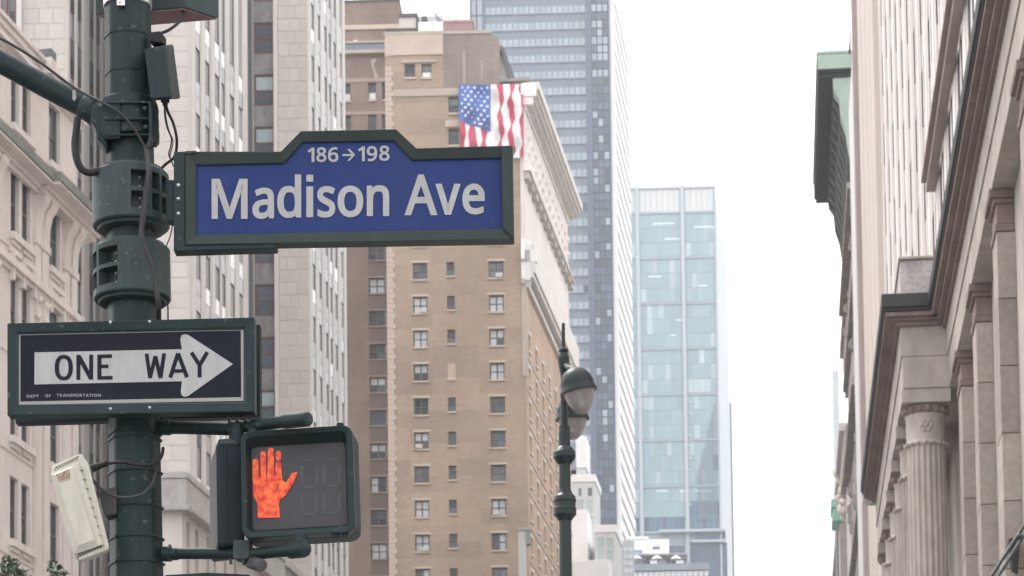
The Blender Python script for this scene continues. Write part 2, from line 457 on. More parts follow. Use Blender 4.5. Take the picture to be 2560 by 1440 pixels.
for u0_, u1_, lo in ((84, 118, 0), (157, 189, 0)):
    for q in (0, -pitch_c):
        a, c = FC.S(u0_, 600) + q, FC.S(u1_, 600) + q
        m_ = (a + c) / 2
        for x0, x1 in ((a, m_ - .12), (m_ + .12, c)):
            bb = MB(); bb.box(FC, x0, x1, zb1 + .003, zc0 - 2.2, .001, .09); bb.box(FC, x0 - .06, x1 + .06, zc0 - 2.2, zc0 - 1.9, .001, .15); bb.build('pilaster', CST, C, .03)
        for x0, x1 in ((a, m_ - .12), (m_ + .12, c)):
            k0 = MB()
            pr = [(0, zc0 - 1.88), (.1, zc0 - 1.88), (.13, zc0 - 1.2), (.22, zc0 - .8), (.42, zc0 - .5), (.46, zc0 - .31), (0, zc0 - .31)]
            L_, R2 = [FC.pt(x0, z, n + .002) for n, z in pr], [FC.pt(x1, z, n + .002) for n, z in pr]
            kk = len(pr); k0.add(L_ + R2, [tuple(range(kk)), tuple(range(kk, 2 * kk))[::-1]] + [(i, kk + i, kk + (i + 1) % kk, (i + 1) % kk) for i in range(kk)])
            k0.build('console_bracket', CST, C)
            k1 = MB(); k1.box(FC, x0 + .1, x1 - .1, zb0 - 1.0, zb0 - .17, .001, .12); k1.ball(FC.pt((x0 + x1) / 2, zb0 - 1.0, .08), .14, 8); k1.ball(FC.pt((x0 + x1) / 2, zb0 - .35, .13), .15, 8); k1.build('carved_bracket', CST, C)
            k2 = MB(); k2.box(FC, x0, x1, 3, zb0 - 1.5, .001, .14); k2.build('pilaster_strip', CST, C, .02)
        # narrow joint between the bays
for z0, z1 in rows_c[:8]:
    bb = MB(); bb.box(FC, sL, sR, z0 - .62, z0 - .55, .001, .05); bb.build('string_course', CST, C)

# ------------------------------------------------------------------ 2. stepped limestone towers
LST = mat('limestone', (.60, .565, .53), .85, .09, .12, .3, fine=.07, spec=.15, grime=(.47, .44, .415))
LPAN = mat('limestone_panel', (.585, .545, .515), .85, .06, .5, 1, rnd=.055, fine=.04, spec=.15)
LPIER = mat('pale_limestone_pier', (.66, .64, .62), .85, .08, .3, .2, fine=.05, spec=.15, grime=(.53, .51, .49))
LSPAN = mat('grey_spandrel', (.34, .335, .335), .7, .14, .4, .5, fine=.08, spec=.2)
def tower(label, corner_uvY, vpu, u_left, u_end, ztop, name='limestone_tower'):
    p = P(*corner_uvY); r = root(name, label, 'tower', (p.x, p.y, 0))
    ff, fs2 = Face(p, -2.0), Face(p, toward(vpu))
    return r, ff, fs2, ff.S(u_left, corner_uvY[1]), fs2.S(u_end, corner_uvY[1])
def panels(par, fc, s0, s1, nc, z0, z1, hrow, seed=0, m=LPAN, n=.03):
    """stone slabs with open joints, each its own piece"""
    rnd = random.Random(seed); k = int((z1 - z0) / hrow) + 1; w_ = (s1 - s0) / nc
    for j in range(k):
        za, zb = z0 + j * hrow, min(z0 + (j + 1) * hrow, z1)
        if zb - za < .2: continue
        cuts = [s0 + w_ * i + (w_ * .35 * (1 if j % 2 else -1) if 0 < i < nc else 0) * (nc > 1) * .5 for i in range(nc + 1)]
        for i in range(nc):
            place(wmesh('block', m, cuts[i + 1] - cuts[i] - .028, zb - za - .028, 0, round(n + rnd.choice((0, .012, .02)), 3)), 'stone_panel', fc, (cuts[i] + cuts[i + 1]) / 2, za + .02, .002, par)
def strip_windows(par, fc, chans, z0, hw, period, nfl, up, lo, depth, seed, frame=FR_DARK, split=.5, white=.7):
    rnd = random.Random(seed)
    for a, c in chans:
        for k in range(nfl):
            z = z0 - k * period if isinstance(z0, float) else z0[(a, c)] - k * period
            m1 = up if rnd.random() < white else GL_MID
            window(par, fc, a, c, z - hw, z, -depth, [lo if rnd.random() < .85 else GL_MID, m1], 1, 2, frame, .05)
def strip_side(par, fc, L, chans, z0s, hw, period, ztop, zbot, depth=.03, pier=.035):
    """a facade of piers and sunk window channels"""
    ch = sorted(chans); edges = [0.0] + [x for c in ch for x in c] + [L]
    for i in range(0, len(edges), 2):
        a, c = edges[i], edges[i + 1]
        if c - a < .05: continue
        bb = MB(); bb.box(fc, a, c, zbot, ztop, -depth, .0)
        w_ = c - a
        bb.box(fc, a + w_ * .22, c - w_ * .22, zbot, ztop + .3, .002, pier)
        bb.build('pier', LPIER, par)
    for a, c in ch:
        bb = MB(); wall(bb, fc, a, c, zbot, ztop, [], .1, .3, -depth - .06); bb.build('spandrel_strip', LSPAN, par)
def core(par, pts, z1, m=LST, z0=0):
    bb = MB(); plan(bb, [tuple(p.xy) for p in pts], z0, z1); bb.build('building_core', m, par)

# 2a tower behind the cream building
TZ = 98.0
r0_, f0, g0, sl, L = tower('pale limestone tower rising behind the ornate cream building', (168, 100, 158), 2500, -160, 268, TZ)
ch = [tuple(g0.S(u, 200) for u in q) for q in ((175, 186), (194, 203), (224, 234), (241, 249))]
hit = [g0.Z(u, v) for u, v in ((180, 142), (198, 164), (229, 194), (245, 217))]
per = g0.Z(198, 164) - g0.Z(198, 328)
strip_side(r0_, g0, L, ch, None, 0, 0, TZ, 0)
for i, (a, c) in enumerate(ch):
    for k in range(-1, 7):
        z = hit[1] - k * per
        window(r0_, g0, a, c, z - 1.2, z + 1.1, -.0, [GL_DARK, GL_MID], 1, 2, FR_RED, .05, pd=.0)
core(r0_, [f0.pt(sl, 0, -.9), f0.pt(-.6, 0, -.9), g0.pt(L - .2, 0, -.9), g0.pt(L - .2, 0, -30), f0.pt(sl, 0, -40)], TZ - .5)
bb = MB(); wall(bb, f0, sl, -.002, 0, TZ, [], .3, 1.0); bb.build('wall', LST, r0_)
panels(r0_, f0, f0.S(58, 100), -.15, 3, f0.Z(100, 330), TZ - 10, .92, 3)
bb = MB(); bb.box(f0, f0.S(45, 100), f0.S(57, 100), 0, TZ, .002, .5); bb.build('pier', LPIER, r0_)
bb = MB(); bb.box(f0, f0.S(2, 60), f0.S(43, 60), 0, TZ, .002, .06); bb.build('spandrel_strip', LSPAN, r0_)
for k in range(5):
    z = f0.Z(20, 30) - k * per
    for a in (4, 25): window(r0_, f0, f0.S(a, 60), f0.S(a + 16, 60), z - 1.2, z + 1.1, .2, [GL_DARK, GL_MID], 1, 2, FR_RED, .06)

# 2b middle tower
r1_, f1_, g1_, sl, L = tower('limestone tower with striped side windows, just right of the traffic pole', (473, 350, 159), 2500, 300, 624, TZ)
ch = [tuple(g1_.S(u, 350) for u in q) for q in ((489.5, 501.5), (513.5, 525), (537.5, 549), (554, 563), (575, 586), (597, 607.5))]
per = g1_.Z(495, 203) - g1_.Z(495, 366)
strip_side(r1_, g1_, L, ch, None, 0, 0, TZ, 0)
rnd = random.Random(5)
for i, (a, c) in enumerate(ch):
    for k in range(-1, 8):
        z = g1_.Z(495, 203) - k * per
        white = rnd.random()
        up = SHADE if white < .74 else GL_MID
        window(r1_, g1_, a, c, z - 2.05, z, .0, [GL_DARK if rnd.random() < .55 else mat('mauve_glass', (.36, .32, .33), .2, .2, 1, 1, rnd=.2), up], 1, 2, FR_DARK, .04, pd=.0)
core(r1_, [f1_.pt(sl, 0, -.9), f1_.pt(-.6, 0, -.9), g1_.pt(L - .2, 0, -.9), g1_.pt(L - .2, 0, -30), f1_.pt(sl, 0, -40)], TZ - .5)
bb = MB(); wall(bb, f1_, sl, -.002, 0, TZ, [], .3, 1.0); bb.build('wall', LST, r1_)
panels(r1_, f1_, f1_.S(372, 350), -.1, 2, f1_.Z(440, 1190), TZ - 8, .9, 8)
bb = MB(); bb.box(g1_, g1_.S(619, 350), g1_.S(621.5, 350), 0, TZ, .002, .3); bb.build('downpipe', FR_DARK, r1_)

# 2c back tower with the red framed windows
r2_, f2_, g2_, sl, L = tower('limestone tower with one column of red framed windows', (772, 350, 199), 2440, 600, 864, TZ + 20)
TZ2 = 112.0
ch = [tuple(g2_.S(u, 350) for u in q) for q in ((779.5, 787), (796, 802.5), (812, 818.5), (823, 829), (835, 842), (850.5, 857))]
per = g2_.Z(783, 75) - g2_.Z(783, 203)
strip_side(r2_, g2_, L, ch, None, 0, 0, TZ2, 0)
for i, (a, c) in enumerate(ch):
    for k in range(-1, 12):
        z = g2_.Z(783, 75) - k * per
        up = SHADE if rnd.random() < .25 else mat('grey_blind', (.46, .455, .46), .4, .1, 1, 1, rnd=.12)
        window(r2_, g2_, a, c, z - 2.1, z, .0, [GL_DARK if rnd.random() < .5 else GL_MID, up], 1, 2, FR_DARK, .04, pd=.0)
core(r2_, [f2_.pt(sl, 0, -1.6), f2_.pt(-.6, 0, -1.6), g2_.pt(L - .2, 0, -.9), g2_.pt(L - .2, 0, -30), f2_.pt(sl, 0, -40)], TZ2 - .5)
s_a, s_b = f2_.S(632, 350), f2_.S(685, 350)
pr_ = f2_.Z(660, 47.5) - f2_.Z(660, 178); hwin = f2_.Z(660, 47.5) - f2_.Z(660, 126.5)
rz = [f2_.Z(660, 47.5) - k * pr_ for k in range(-1, 12)]
bb = MB(); wall(bb, f2_, s_b + .002, -.002, 0, TZ2, [], .3, 1.5); bb.build('wall', LST, r2_)
bb = MB(); wall(bb, f2_, sl, s_a - .35, 0, TZ2, [], .3, 1.5); bb.build('wall', LST, r2_)
bb = MB(); bb.box(f2_, s_a - .345, s_a - .01, 0, TZ2, -1.0, .25); bb.box(f2_, s_b + .01, s_b + .3, 0, TZ2, .003, .25); bb.build('pier', LPIER, r2_)
bb = MB(); wall(bb, f2_, s_a, s_b, 0, TZ2, [(s_a + .04, s_b - .04, z - hwin, z) for z in rz], .3, .6, -.6); bb.build('spandrel_strip', mat('mottled_spandrel', (.27, .265, .275), .7, .3, 1.2, .5, fine=.2), r2_)
states = {0: (0, 0), 1: (0, 0), 2: (0, 1), 3: (0, 1), 4: (0, 0), 5: (0, 0), 6: (0, 0), 7: (0, 0), 8: (0, 1)}
for k, z in enumerate(rz):
    st_ = states.get(k, (0, 0))
    window(r2_, f2_, s_a + .05, s_b - .05, z - hwin + .01, z - .01, -.7, [GL_BLUE, AQUA if st_[1] else GL_BLUE], 1, 2, FR_RED, .12)
panels(r2_, f2_, s_b + .32, -.1, 3, f2_.Z(730, 1440), TZ2 - 8, .94, 21)

# 2d low wing of the middle tower
p = P(455, 1240, 148)
lw = root('stone_annex', 'lower limestone wing with stained parapet and slot windows behind the pedestrian signal', 'building', (p.x, p.y, 0))
fw, gw = Face(p, -2.0), Face(p, toward(2440))
z1 = fw.Z(455, 1183); zl = fw.Z(455, 1281); Lw = gw.S(700, 1240)
DIRTY = mat('stained_limestone', (.40, .385, .365), .85, .22, .5, .5, fine=.12)
slots = [tuple(gw.S(u, 1360) for u in q) for q in ((466.5, 474.5), (488, 496), (516.5, 524), (534, 540), (560, 566), (585, 591))]
zs1, zs0 = gw.Z(470, 1306), gw.Z(470, 1306) - 5.4
bb = MB(); wall(bb, gw, 0, Lw, 0, zl, [(a, c, zs0, zs1) for a, c in slots], .6, 1.0); bb.build('wall', LST, lw)
bb = MB(); wall(bb, fw, fw.S(360, 1240), -.002, 0, zl, [], .6, 1.0); bb.build('wall', LST, lw)
for a, c in slots: window(lw, gw, a, c, zs0, zs1, -.45, [GL_DARK], 1, 2, FR_DARK, .06)
for f_, s0, s1 in ((fw, fw.S(360, 1240), .45), (gw, .003, Lw)):
    bb = MB(); bb.box(f_, s0, s1, zl + .003, zl + .3, .001, .62); bb.box(f_, s0, s1 - (.17 if f_ is fw else 0), zl + .303, z1 - .35, .001, .3); bb.box(f_, s0, s1 - (.1 if f_ is fw else 0), z1 - .347, z1, -.4, .4); bb.build('parapet', DIRTY, lw, .03)
core(lw, [fw.pt(fw.S(360, 1240), 0, -1.1), fw.pt(-1, 0, -1.1), gw.pt(Lw, 0, -1.1), gw.pt(Lw, 0, -12), fw.pt(fw.S(360, 1240), 0, -14)], z1 - .4)
p = P(690, 1400, 188)
lx = root('stone_annex', 'small grey stone ledge wing under the red framed windows', 'building', (p.x, p.y, 0))
gx = Face(p, toward(2440)); Lx = gx.S(866, 1400); fx_ = Face(p, -2)
zt = gx.Z(690, 1392)
bb = MB(); bb.box(gx, 0, Lx, zt - .5, zt, -.3, .6); bb.box(gx, 0, Lx, zt - 1.1, zt - .503, .001, .3); bb.build('parapet', DIRTY, lx, .02)
bb = MB(); wall(bb, gx, 0, Lx, 0, zt - .51, [], .3, 6); wall(bb, fx_, -8, -.002, 0, zt - .51, [], .3, 6); bb.build('wall', LST, lx)
# ------------------------------------------------------------------ 3. tan brick hotel with the flag, and its darker wing
TB = brick_mat('tan_brick', (.385, .295, .23), (.345, .26, .20), (.39, .32, .265), 'x', .5, .16, .19, .10, .5, .10)
DB = brick_mat('brown_brick', (.255, .195, .165), (.22, .165, .14), (.28, .24, .21), 'x', .5, .16, .22, .2, .5, .06)
GB = brick_mat('grey_brown_brick', (.285, .245, .215), (.25, .21, .185), (.27, .24, .215), 'x', .5, .16, .2, .3, .15, .05)
RB = brick_mat('red_brick', (.49, .355, .27), (.46, .33, .245), (.51, .42, .345), 'y', .5, .16, .12, .2, .5, .06)
TRIM = mat('buff_terracotta', (.54, .435, .37), .8, .08, .5, 1, fine=.05)
TRIM2 = mat('pale_buff_band', (.46, .395, .34), .8, .1, .5, 1, fine=.05)
WST = mat('white_glazed_stone', (.80, .79, .77), .6, .05, .6, 1, fine=.03)
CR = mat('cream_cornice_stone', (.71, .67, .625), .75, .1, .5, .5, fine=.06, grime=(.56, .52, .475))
p = P(1313, 700, 264)
T = root('brick_hotel', 'tall tan brick hotel with small windows and ornate cream corner cornices', 'building', (p.x, p.y, 0))
FT, FS = Face(p, -1.9), Face(p, toward(2285))
tS = lambda u, v=700: FT.S(u, v)
sl = tS(967); zA = FT.Z(1000, 88); zB = FT.Z(1300, 206)
s_mid, s_ch = tS(1108, 150), tS(1246, 150)
base = FT.Z(1050, 657); dz = (FT.Z(1050, 657) - FT.Z(1050, 1422)) / 9
hL, hM = FT.Z(1050, 657) - FT.Z(1050, 699), FT.Z(1126, 655) - FT.Z(1126, 690)
colL, colM, colR = (tS(1032), tS(1068)), (tS(1117), tS(1136.5)), (tS(1222), tS(1259))
D_, W_, M_, B_ = GL_DARK, CURT, GL_MID, GL_BLUE
stL = {-1: [M_, W_], 0: [M_, M_, M_, M_], 1: [W_] * 4, 2: [W_] * 4, 3: [D_, D_, W_, W_], 4: [D_] * 4, 5: [M_, M_, W_, W_], 6: [M_, M_, M_, M_], 7: [W_] * 4, 8: [W_] * 4, 9: [M_, W_, M_, W_]}
stR = {-1: [W_] * 4, 0: [M_] * 4, 1: [W_] * 4, 2: [W_, D_, W_, W_][:4], 3: [W_] * 4, 4: [D_] * 4, 5: [B_] * 4, 6: [M_] * 4, 7: [W_, W_, W_, W_], 8: [D_, W_, D_, W_], 9: [M_] * 4}
holes, wins = [], []
for k in range(-1, 22):
    zt = base - k * dz
    if zt < 6: break
    for cc, h, stt in ((colL, hL, stL), (colM, hM, None), (colR, hL, stR)):
        if stt is None and k == 3: continue
        holes.append((cc[0], cc[1], zt - h, zt)); wins.append((cc, zt - h, zt, (stt or {}).get(k, [D_] * 4) if stt else [B_, D_], stt is not None))
up = []
for u0_, u1_, v0, v1, ms_ in ((1011, 1037.5, 160, 194, [B_, D_]), (1053, 1078.5, 160, 194, [SHADE, M_]), (1121, 1147, 242, 283, [D_, M_]), (1121, 1147, 322, 363, [D_, B_])):
    h4 = (FT.S(u0_, v0), FT.S(u1_, v0), FT.Z(u0_, v1), FT.Z(u0_, v0)); holes.append(h4); up.append((h4, ms_))
bb = MB(); wall(bb, FT, sl, s_mid, 0, zA, [h for h in holes if h[1] < s_mid], .45, 1.0); wall(bb, FT, s_mid, -.002, 0, zB - .3, [h for h in holes if h[0] > s_mid], .45, 1.0); bb.build('wall', TB, T)
# upper grey-brown corner block with a splayed edge
bb = MB(); wall(bb, FT, s_mid + .003, s_ch - .7, zB - .295, zA - .05, [], .3, 1.0)
q = [FT.pt(s_ch - .7, 0, 0), FT.pt(s_ch + .05, 0, -1.0), FT.pt(s_ch + .05, 0, -9), FT.pt(s_mid, 0, -9), FT.pt(s_mid, 0, -1.0), FT.pt(s_ch - .7, 0, -1.0)]
plan(bb, [tuple(x.xy) for x in q], zB - .295, zA - .05)
bb.build('upper_block', GB, T)
bb = MB(); bb.box(FT, sl - .1, s_mid, zA + .001, zA + .3, -1.2, .15); bb.box(FT, s_mid + .002, s_ch - .65, zA - .045, zA + .25, -1.2, .12); bb.build('coping', TRIM2, T)
bb = MB(); bb.box(FT, sl + .0, s_mid - .001, FT.Z(1000, 139), zA - .002, .002, .12); bb.build('top_panel', TRIM, T)
bb = MB(); bb.box(FT, tS(1005, 150), tS(1092, 150), FT.Z(1040, 157), FT.Z(1040, 151), .002, .15); bb.build('window_band', TRIM2, T)
bb = MB(); bb.box(FT, sl + .8, tS(1146, 230), FT.Z(1050, 241), FT.Z(1050, 223), .002, .1); bb.build('stone_band', TRIM2, T)
bb = MB(); bb.box(FT, tS(1113, 308), tS(1150, 308), FT.Z(1130, 318), FT.Z(1130, 301), .002, .12); bb.build('window_band', TRIM, T)
# quoins down the left edge: long and short stones
for k in range(120):
    z = zA - 3.6 - k * .5
    if z < 8: break
    place(wmesh('block', TRIM, (.62, .8)[k % 2], .47, 0, .07), 'quoin', FT, sl + (.31, .4)[k % 2], z, .002, T)
bb = MB(); bb.box(FT, sl + .001, sl + .6, FT.Z(1000, 142), FT.Z(1000, 139) - .003, .002, .07); bb.build('quoin', TRIM, T)
for (cc, z0, z1, ms_, four) in wins:
    if four: window(T, FT, cc[0], cc[1], z0, z1, -.28, ms_, 2, 2, FR_DARK, .11, .16, .2, .08, TRIM)
    else: window(T, FT, cc[0], cc[1], z0, z1, -.28, ms_, 1, 2, FR_DARK, .07, .15, None, .06, TRIM)
for k_, (cc_, side) in enumerate(((colL, 1), (colL, 5), (colR, 0), (colR, 7), (colL, 8))):
    z_ = base - side * dz - hL; s_ = cc_[0] + (.45 if k_ % 2 else 1.0); bb = MB(); bb.box(FT, s_ - .33, s_ + .33, z_ + .02, z_ + .42, -.2, .28); bb.box(FT, s_ - .28, s_ + .28, z_ + .07, z_ + .37, .282, .3); bb.build('air_conditioner', mat('ac_casing', (.55, .55, .53), .6, .1, 2, 1), T)
for h4, ms_ in up: window(T, FT, *h4, -.28, ms_, 1, 2, FR_DARK, .08, .2, None, .08, TRIM)
# walled-up opening with its old sill
z3 = base - 3 * dz
bb = MB(); bb.box(FT, colM[0], colM[1], z3 - hM, z3, .002, .03); bb.build('blocked_opening', mat('pink_infill', (.47, .34, .28), .8, .1, 1, 1), T)
bb = MB(); bb.box(FT, colM[0] - .05, colM[1] + .05, z3 - hM - .3, z3 - hM - .003, .002, .12); bb.build('sill', TRIM, T)
# pale streaks of old flashing
bb = MB()
for u, v0, v1, w_ in ((1158, 128, 208, 4), (1203, 150, 200, 2)): bb.box(FT, tS(u, 150), tS(u + w_, 150), FT.Z(u, v1), FT.Z(u, v0), .002, .03)
bb.build('flashing_strip', TRIM2, T)
core(T, [FT.pt(sl + .02, 0, -1.05), FT.pt(-1.1, 0, -1.05), FS.pt(FS.S(1421, 700) - .1, 0, -1.1), FS.pt(FS.S(1421, 700) - .1, 0, -26), FT.pt(sl + .02, 0, -30)], zB - .4, TB)
# white corner trim
Lb = FS.S(1421, 700)
def trim(v0, v1, n, u0=1310, u1=1325, m=WST, nm='corner_trim'):
    bb = MB(); bb.box(FT, -.35, .003, FT.Z(1312, v1), FT.Z(1312, v0), .002, n); bb.box(FS, .001, .55, FT.Z(1312, v1), FT.Z(1312, v0), .002, n); bb.build(nm, m, T)
trim(262, 382, .12, m=mat('pale_corner_stone', (.72, .71, .68), .7, .05, .6, 1)); trim(382.3, 597, .06, m=CR); trim(600, 710, .5); trim(625, 656, 1.15); trim(699, 711, .5); trim(711.5, 940, .08, m=TRIM2)
# street front
bb = MB(); zr = FT.Z(1312, 712)
hl2 = []
wpos = [Lb * (i + .5) / 7 for i in range(7)]
for k in range(2, 20):
    z = base - k * dz
    if z < 8: break
    hl2 += [(x - .55, x + .55, z - hL, z) for x in wpos]
wall(bb, FS, .002, Lb, 0, zr, hl2, .4, 1.0); bb.build('street_wall', RB, T)
for i, h4 in enumerate(hl2): window(T, FS, *h4, -.25, [(GL_MID, CURT, CURT)[i * 7 % 3]], 1, 1, CR, .12, .2, .3, .15, CR)
bb = MB(); wall(bb, FS, .002, Lb, zr + .003, zB - .6, [], .3, 1.0); bb.build('frieze_wall', CR, T)
for k in range(2, 20):
    z = base - k * dz - hL - 1.0
    if z < 8: break
    bb = MB(); bb.box(FS, .56, Lb, z, z + .2, .002, .07); bb.build('string_course', TRIM, T)
zq = lambda u, v, n: FS.Z(u, v, n)
def big(nm, s1, prof, m, fr=None):
    bb = MB()
    for z0, z1, n in prof:
        bb.box(FS, .02, s1, z0, z1, .001, n)
    return bb.build(nm, m, T, .02)
# top cornice
zt1, zt0 = zq(1400, 352, 1.6), zq(1400, 398, 1.3)
big('top_cornice', Lb + .6, [(zt0 - .55, zt0 - .28, .7), (zt0 - .277, zt0, 1.05), (zt0 + .003, zt0 + .35, 1.35), (zt0 + .353, zt1, 1.6)], CR)
bb = MB(); bb.box(FT, -.2, 1.3, FT.Z(1330, 240, .5), FT.Z(1330, 208, .5), .003, .5); bb.box(FT, -.2, 1.0, FT.Z(1330, 260, .5), FT.Z(1330, 240, .5) - .003, .003, .4); bb.build('cornice_end', WST, T, .02)
# dentil course
zd1 = zq(1400, 620, .5)
big('dentil_shelf', Lb + .2, [(zd1 - .25, zd1, .7)], CR)
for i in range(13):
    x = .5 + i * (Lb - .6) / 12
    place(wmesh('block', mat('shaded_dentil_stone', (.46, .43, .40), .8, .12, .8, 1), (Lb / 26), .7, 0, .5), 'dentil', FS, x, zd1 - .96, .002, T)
bb = MB(); bb.box(FS, -.3, .5, zd1 - .2, zd1 + .6, .003, .75); bb.build('corner_trim', WST, T)
# relief bosses between the courses
for i in range(14):
    for j in range(3):
        bb = MB(); x, z = .8 + i * (Lb - 1.2) / 13, zd1 + 1.2 + j * 1.6
        bb.hexa([FS.pt(x - .4, z, .002), FS.pt(x, z - .55, .002), FS.pt(x + .4, z, .002), FS.pt(x, z + .55, .002)], [FS.pt(x - .15, z, .22), FS.pt(x, z - .2, .22), FS.pt(x + .15, z, .22), FS.pt(x, z + .2, .22)]); bb.build('relief_boss', CR, T)
# frieze moulding under the top cornice and lower cornice
zf = zq(1400, 470, .3); big('frieze_moulding', Lb + .1, [(zf - .5, zf, .3), (zf - .9, zf - .503, .16)], CR)
zl1, zl0 = zq(1400, 764, .9), zq(1390, 822, .8)
big('lower_cornice', Lb + .6, [(zl0 - .9, zl0 - .5, .35), (zl0, zl0 + .45, .8), (zl0 + .453, zl1, 1.0)], CR)
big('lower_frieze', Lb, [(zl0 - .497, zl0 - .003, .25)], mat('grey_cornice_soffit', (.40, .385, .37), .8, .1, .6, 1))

# flag hung over the corner of the hotel
fl = root('flag', 'large red white and blue flag with stars hanging high on the tan hotel wall', 'flag', FT.px(1228, 400, .6))
FLB = mat('flag_blue', (.10, .18, .46), .75, .12, .8, 1, fine=.05)
FLR = mat('flag_red', (.56, .095, .155), .75, .1, .8, 1, fine=.05)
FLW = mat('flag_white', (.84, .84, .84), .75, .05, .8, 1, fine=.03)
def fo_(u, v): return .75 + .26 * math.sin(u * .13 + v * .05) + .2 * math.sin(u * .05 - v * .075)
def cloth(nm, pl, m, n=0.0, parent=fl):
    """a strip of cloth: left and right edges as (u, v) lists of equal length"""
    bb = MB(); k = 7; row = []
    for (a, c) in pl:
        row.append([FT.px(x, y, fo_(x, y) + n) for x, y in [(a[0] + (c[0] - a[0]) * i / k, a[1] + (c[1] - a[1]) * i / k) for i in range(k + 1)]])
    pts = [x for r in row for x in r]
    back = [x - FT.n * .03 for x in pts]; N2 = len(pts)
    fs = []
    for j in range(len(row) - 1):
        for i in range(k):
            q = (j * (k + 1) + i, (j + 1) * (k + 1) + i, (j + 1) * (k + 1) + i + 1, j * (k + 1) + i + 1)
            fs += [q, tuple(N2 + x for x in q[::-1])]
    bb.add(pts + back, fs, True)
    return bb.build(nm, m, parent)
def wav(v, ph, a=3.4): return a * math.sin(v * .075 + ph) + a * .5 * math.sin(v * .16 + ph * 2)
edges_top = [1226, 1246, 1257, 1272, 1284, 1301, 1308]
vv = [211 + i * 8 for i in range(25)]
def edge(i, v):
    u = edges_top[i] + (v - 211) * .006
    return u + (wav(v, i * 1.3) if 0 < i < 6 else 0)
for i in range(6):
    lim = 398 if i >= 4 else 372
    pl = [((edge(i, v), v - .012 * (edge(i, v) - 1226)), (edge(i + 1, v), v - .012 * (edge(i + 1, v) - 1226))) for v in vv if v <= lim]
    cloth('stripe', pl, (FLW, FLR)[i % 2], .0)
low = [1150, 1162, 1172, 1190, 1202, 1216, 1226.5]
def e2(i, v): return low[i] + (wav(v, i * 1.7 + .6, 2.2) if 0 < i < 6 else 0) + (v - 300) * .02
for i in range(6):
    pl = [((e2(i, v), v), (e2(i + 1, v), v)) for v in [300 + 7 * j for j in range(11)]]
    cloth('stripe', pl, (FLR, FLW)[i % 2], -.05)
pl = [((1147 + (v - 212) * .04, v if v < 300 else v - 0), (1226.3, v + (v > 300) * 0)) for v in [212 + 8 * j for j in range(12)]]
pl = [((1147 + .05 * j, 212 + 8.2 * j), (1226.5, 211 + 10.7 * j)) for j in range(12)]
cloth('canton', pl, FLB, .02)
rs = random.Random(4)
for r in range(9):
    for c in range(5 if r % 2 == 0 else 4):
        u = 1155 + c * 16 + (8 if r % 2 else 0) + rs.uniform(-.8, .8)
        v = 219 + r * 9.6 + (u - 1150) * (.01 + .03 * r) + rs.uniform(-.8, .8)
        if v > 293 + (u - 1147) * .34: continue
        bb = MB(); pts = [FT.px(u + (5.0 if i % 2 == 0 else 2.3) * math.sin(i * math.pi / 5), v - (5.0 if i % 2 == 0 else 2.3) * math.cos(i * math.pi / 5), fo_(u, v) + .07) for i in range(10)]
        ce = FT.px(u, v, fo_(u, v) + .08); pts += [ce]; bb.add(pts, [(i, 10, (i + 1) % 10) for i in range(10)]); bb.build('star', FLW, fl)

# roof of the hotel
def roofbox(nm, label, cat, u0_, u1_, v0, v1, n0, n1, m, extra=None):
    r = root(nm, label, cat, FT.px((u0_ + u1_) / 2, v1, n0)); bb = MB()
    s0, s1, z0, z1 = FT.S(u0_, v1, n1), FT.S(u1_, v1, n1), FT.Z(u0_, v1, n1), FT.Z(u0_, v0, n1)
    bb.box(FT, s0, s1, z0, z1, n0, n1); bb.build('body', m, r); return r, s0, s1, z0, z1
WBB = mat('white_board', (.82, .83, .82), .6, .04, .5, 1)
r, s0, s1, z0, z1 = roofbox('roof_billboard', 'white board with faint teal scrawl on the hotel roof edge', 'billboard', 1046, 1107, 55, 88, -2.2, -1.5, WBB)
bb = MB(); TE = mat('teal_scrawl', (.50, .72, .66), .6, .1, 2, 1)
for q in ([(1062, 72), (1063, 81), (1068, 80), (1073, 73)], [(1083, 68), (1087, 82)], [(1083, 70), (1081, 80), (1088, 79)]):
    for a, c in zip(q, q[1:]):
        a, c = Vector(a), Vector(c); d = (c - a).normalized(); e = Vector((-d.y, d.x)) * 1.6
        bb.add([FT.px(*x, -1.48 + .002 * len(bb.v)) for x in (a - e, a + e, c + e, c - e)], [(0, 3, 2, 1)])
bb.build('painted_scrawl', TE, r)
r, *_ = roofbox('roof_wall', 'dusty pink roof wall to the right of the white board', 'roof wall', 1108, 1182, 57, 88, -5, -2.5, mat('dusty_pink_render', (.36, .23, .235), .8, .12, .6, 1))
bb = MB(); bb.box(FT, _[0] - .1, _[1] + .1, _[3] + .001, _[3] + .25, -5.1, -2.4); bb.build('coping', mat('pink_coping', (.40, .27, .28), .8, .1, 1, 1), r)
bb = MB(); bb.tube([FT.px(1141, 56, -4), FT.px(1138, 34, -4)], .06, 6); tag(bb.build('aerial', FR_DARK), 'thin rod aerial standing on the pink roof wall', 'aerial')
r, *_ = roofbox('roof_shed', 'cream roof shed outlined in dark trim beside the brown tower block', 'roof shed', 998, 1040, 44, 88, -9, -6, mat('cream_render', (.60, .57, .54), .8, .06, .5, 1))
bb = MB(); bb.box(FT, _[0], _[1] + .2, _[3] + .001, _[3] + .35, -9.1, -5.8); bb.box(FT, _[1] + .002, _[1] + .3, _[2], _[3], -8, -5.9); bb.build('trim', FR_DARK, r)
r, *_ = roofbox('roof_shed', 'pale grey roof shed behind the white board, under the dish', 'roof shed', 1041, 1108, 41, 88, -16, -10, mat('pale_grey_render', (.58, .58, .57), .8, .06, .5, 1))
bb = MB(); bb.box(FT, FT.S(1054, 50, -9.9), FT.S(1068, 50, -9.9), FT.Z(1060, 53, -9.9), FT.Z(1060, 43, -9.9), -10, -9.6); bb.build('vent_opening', FR_DARK, r)
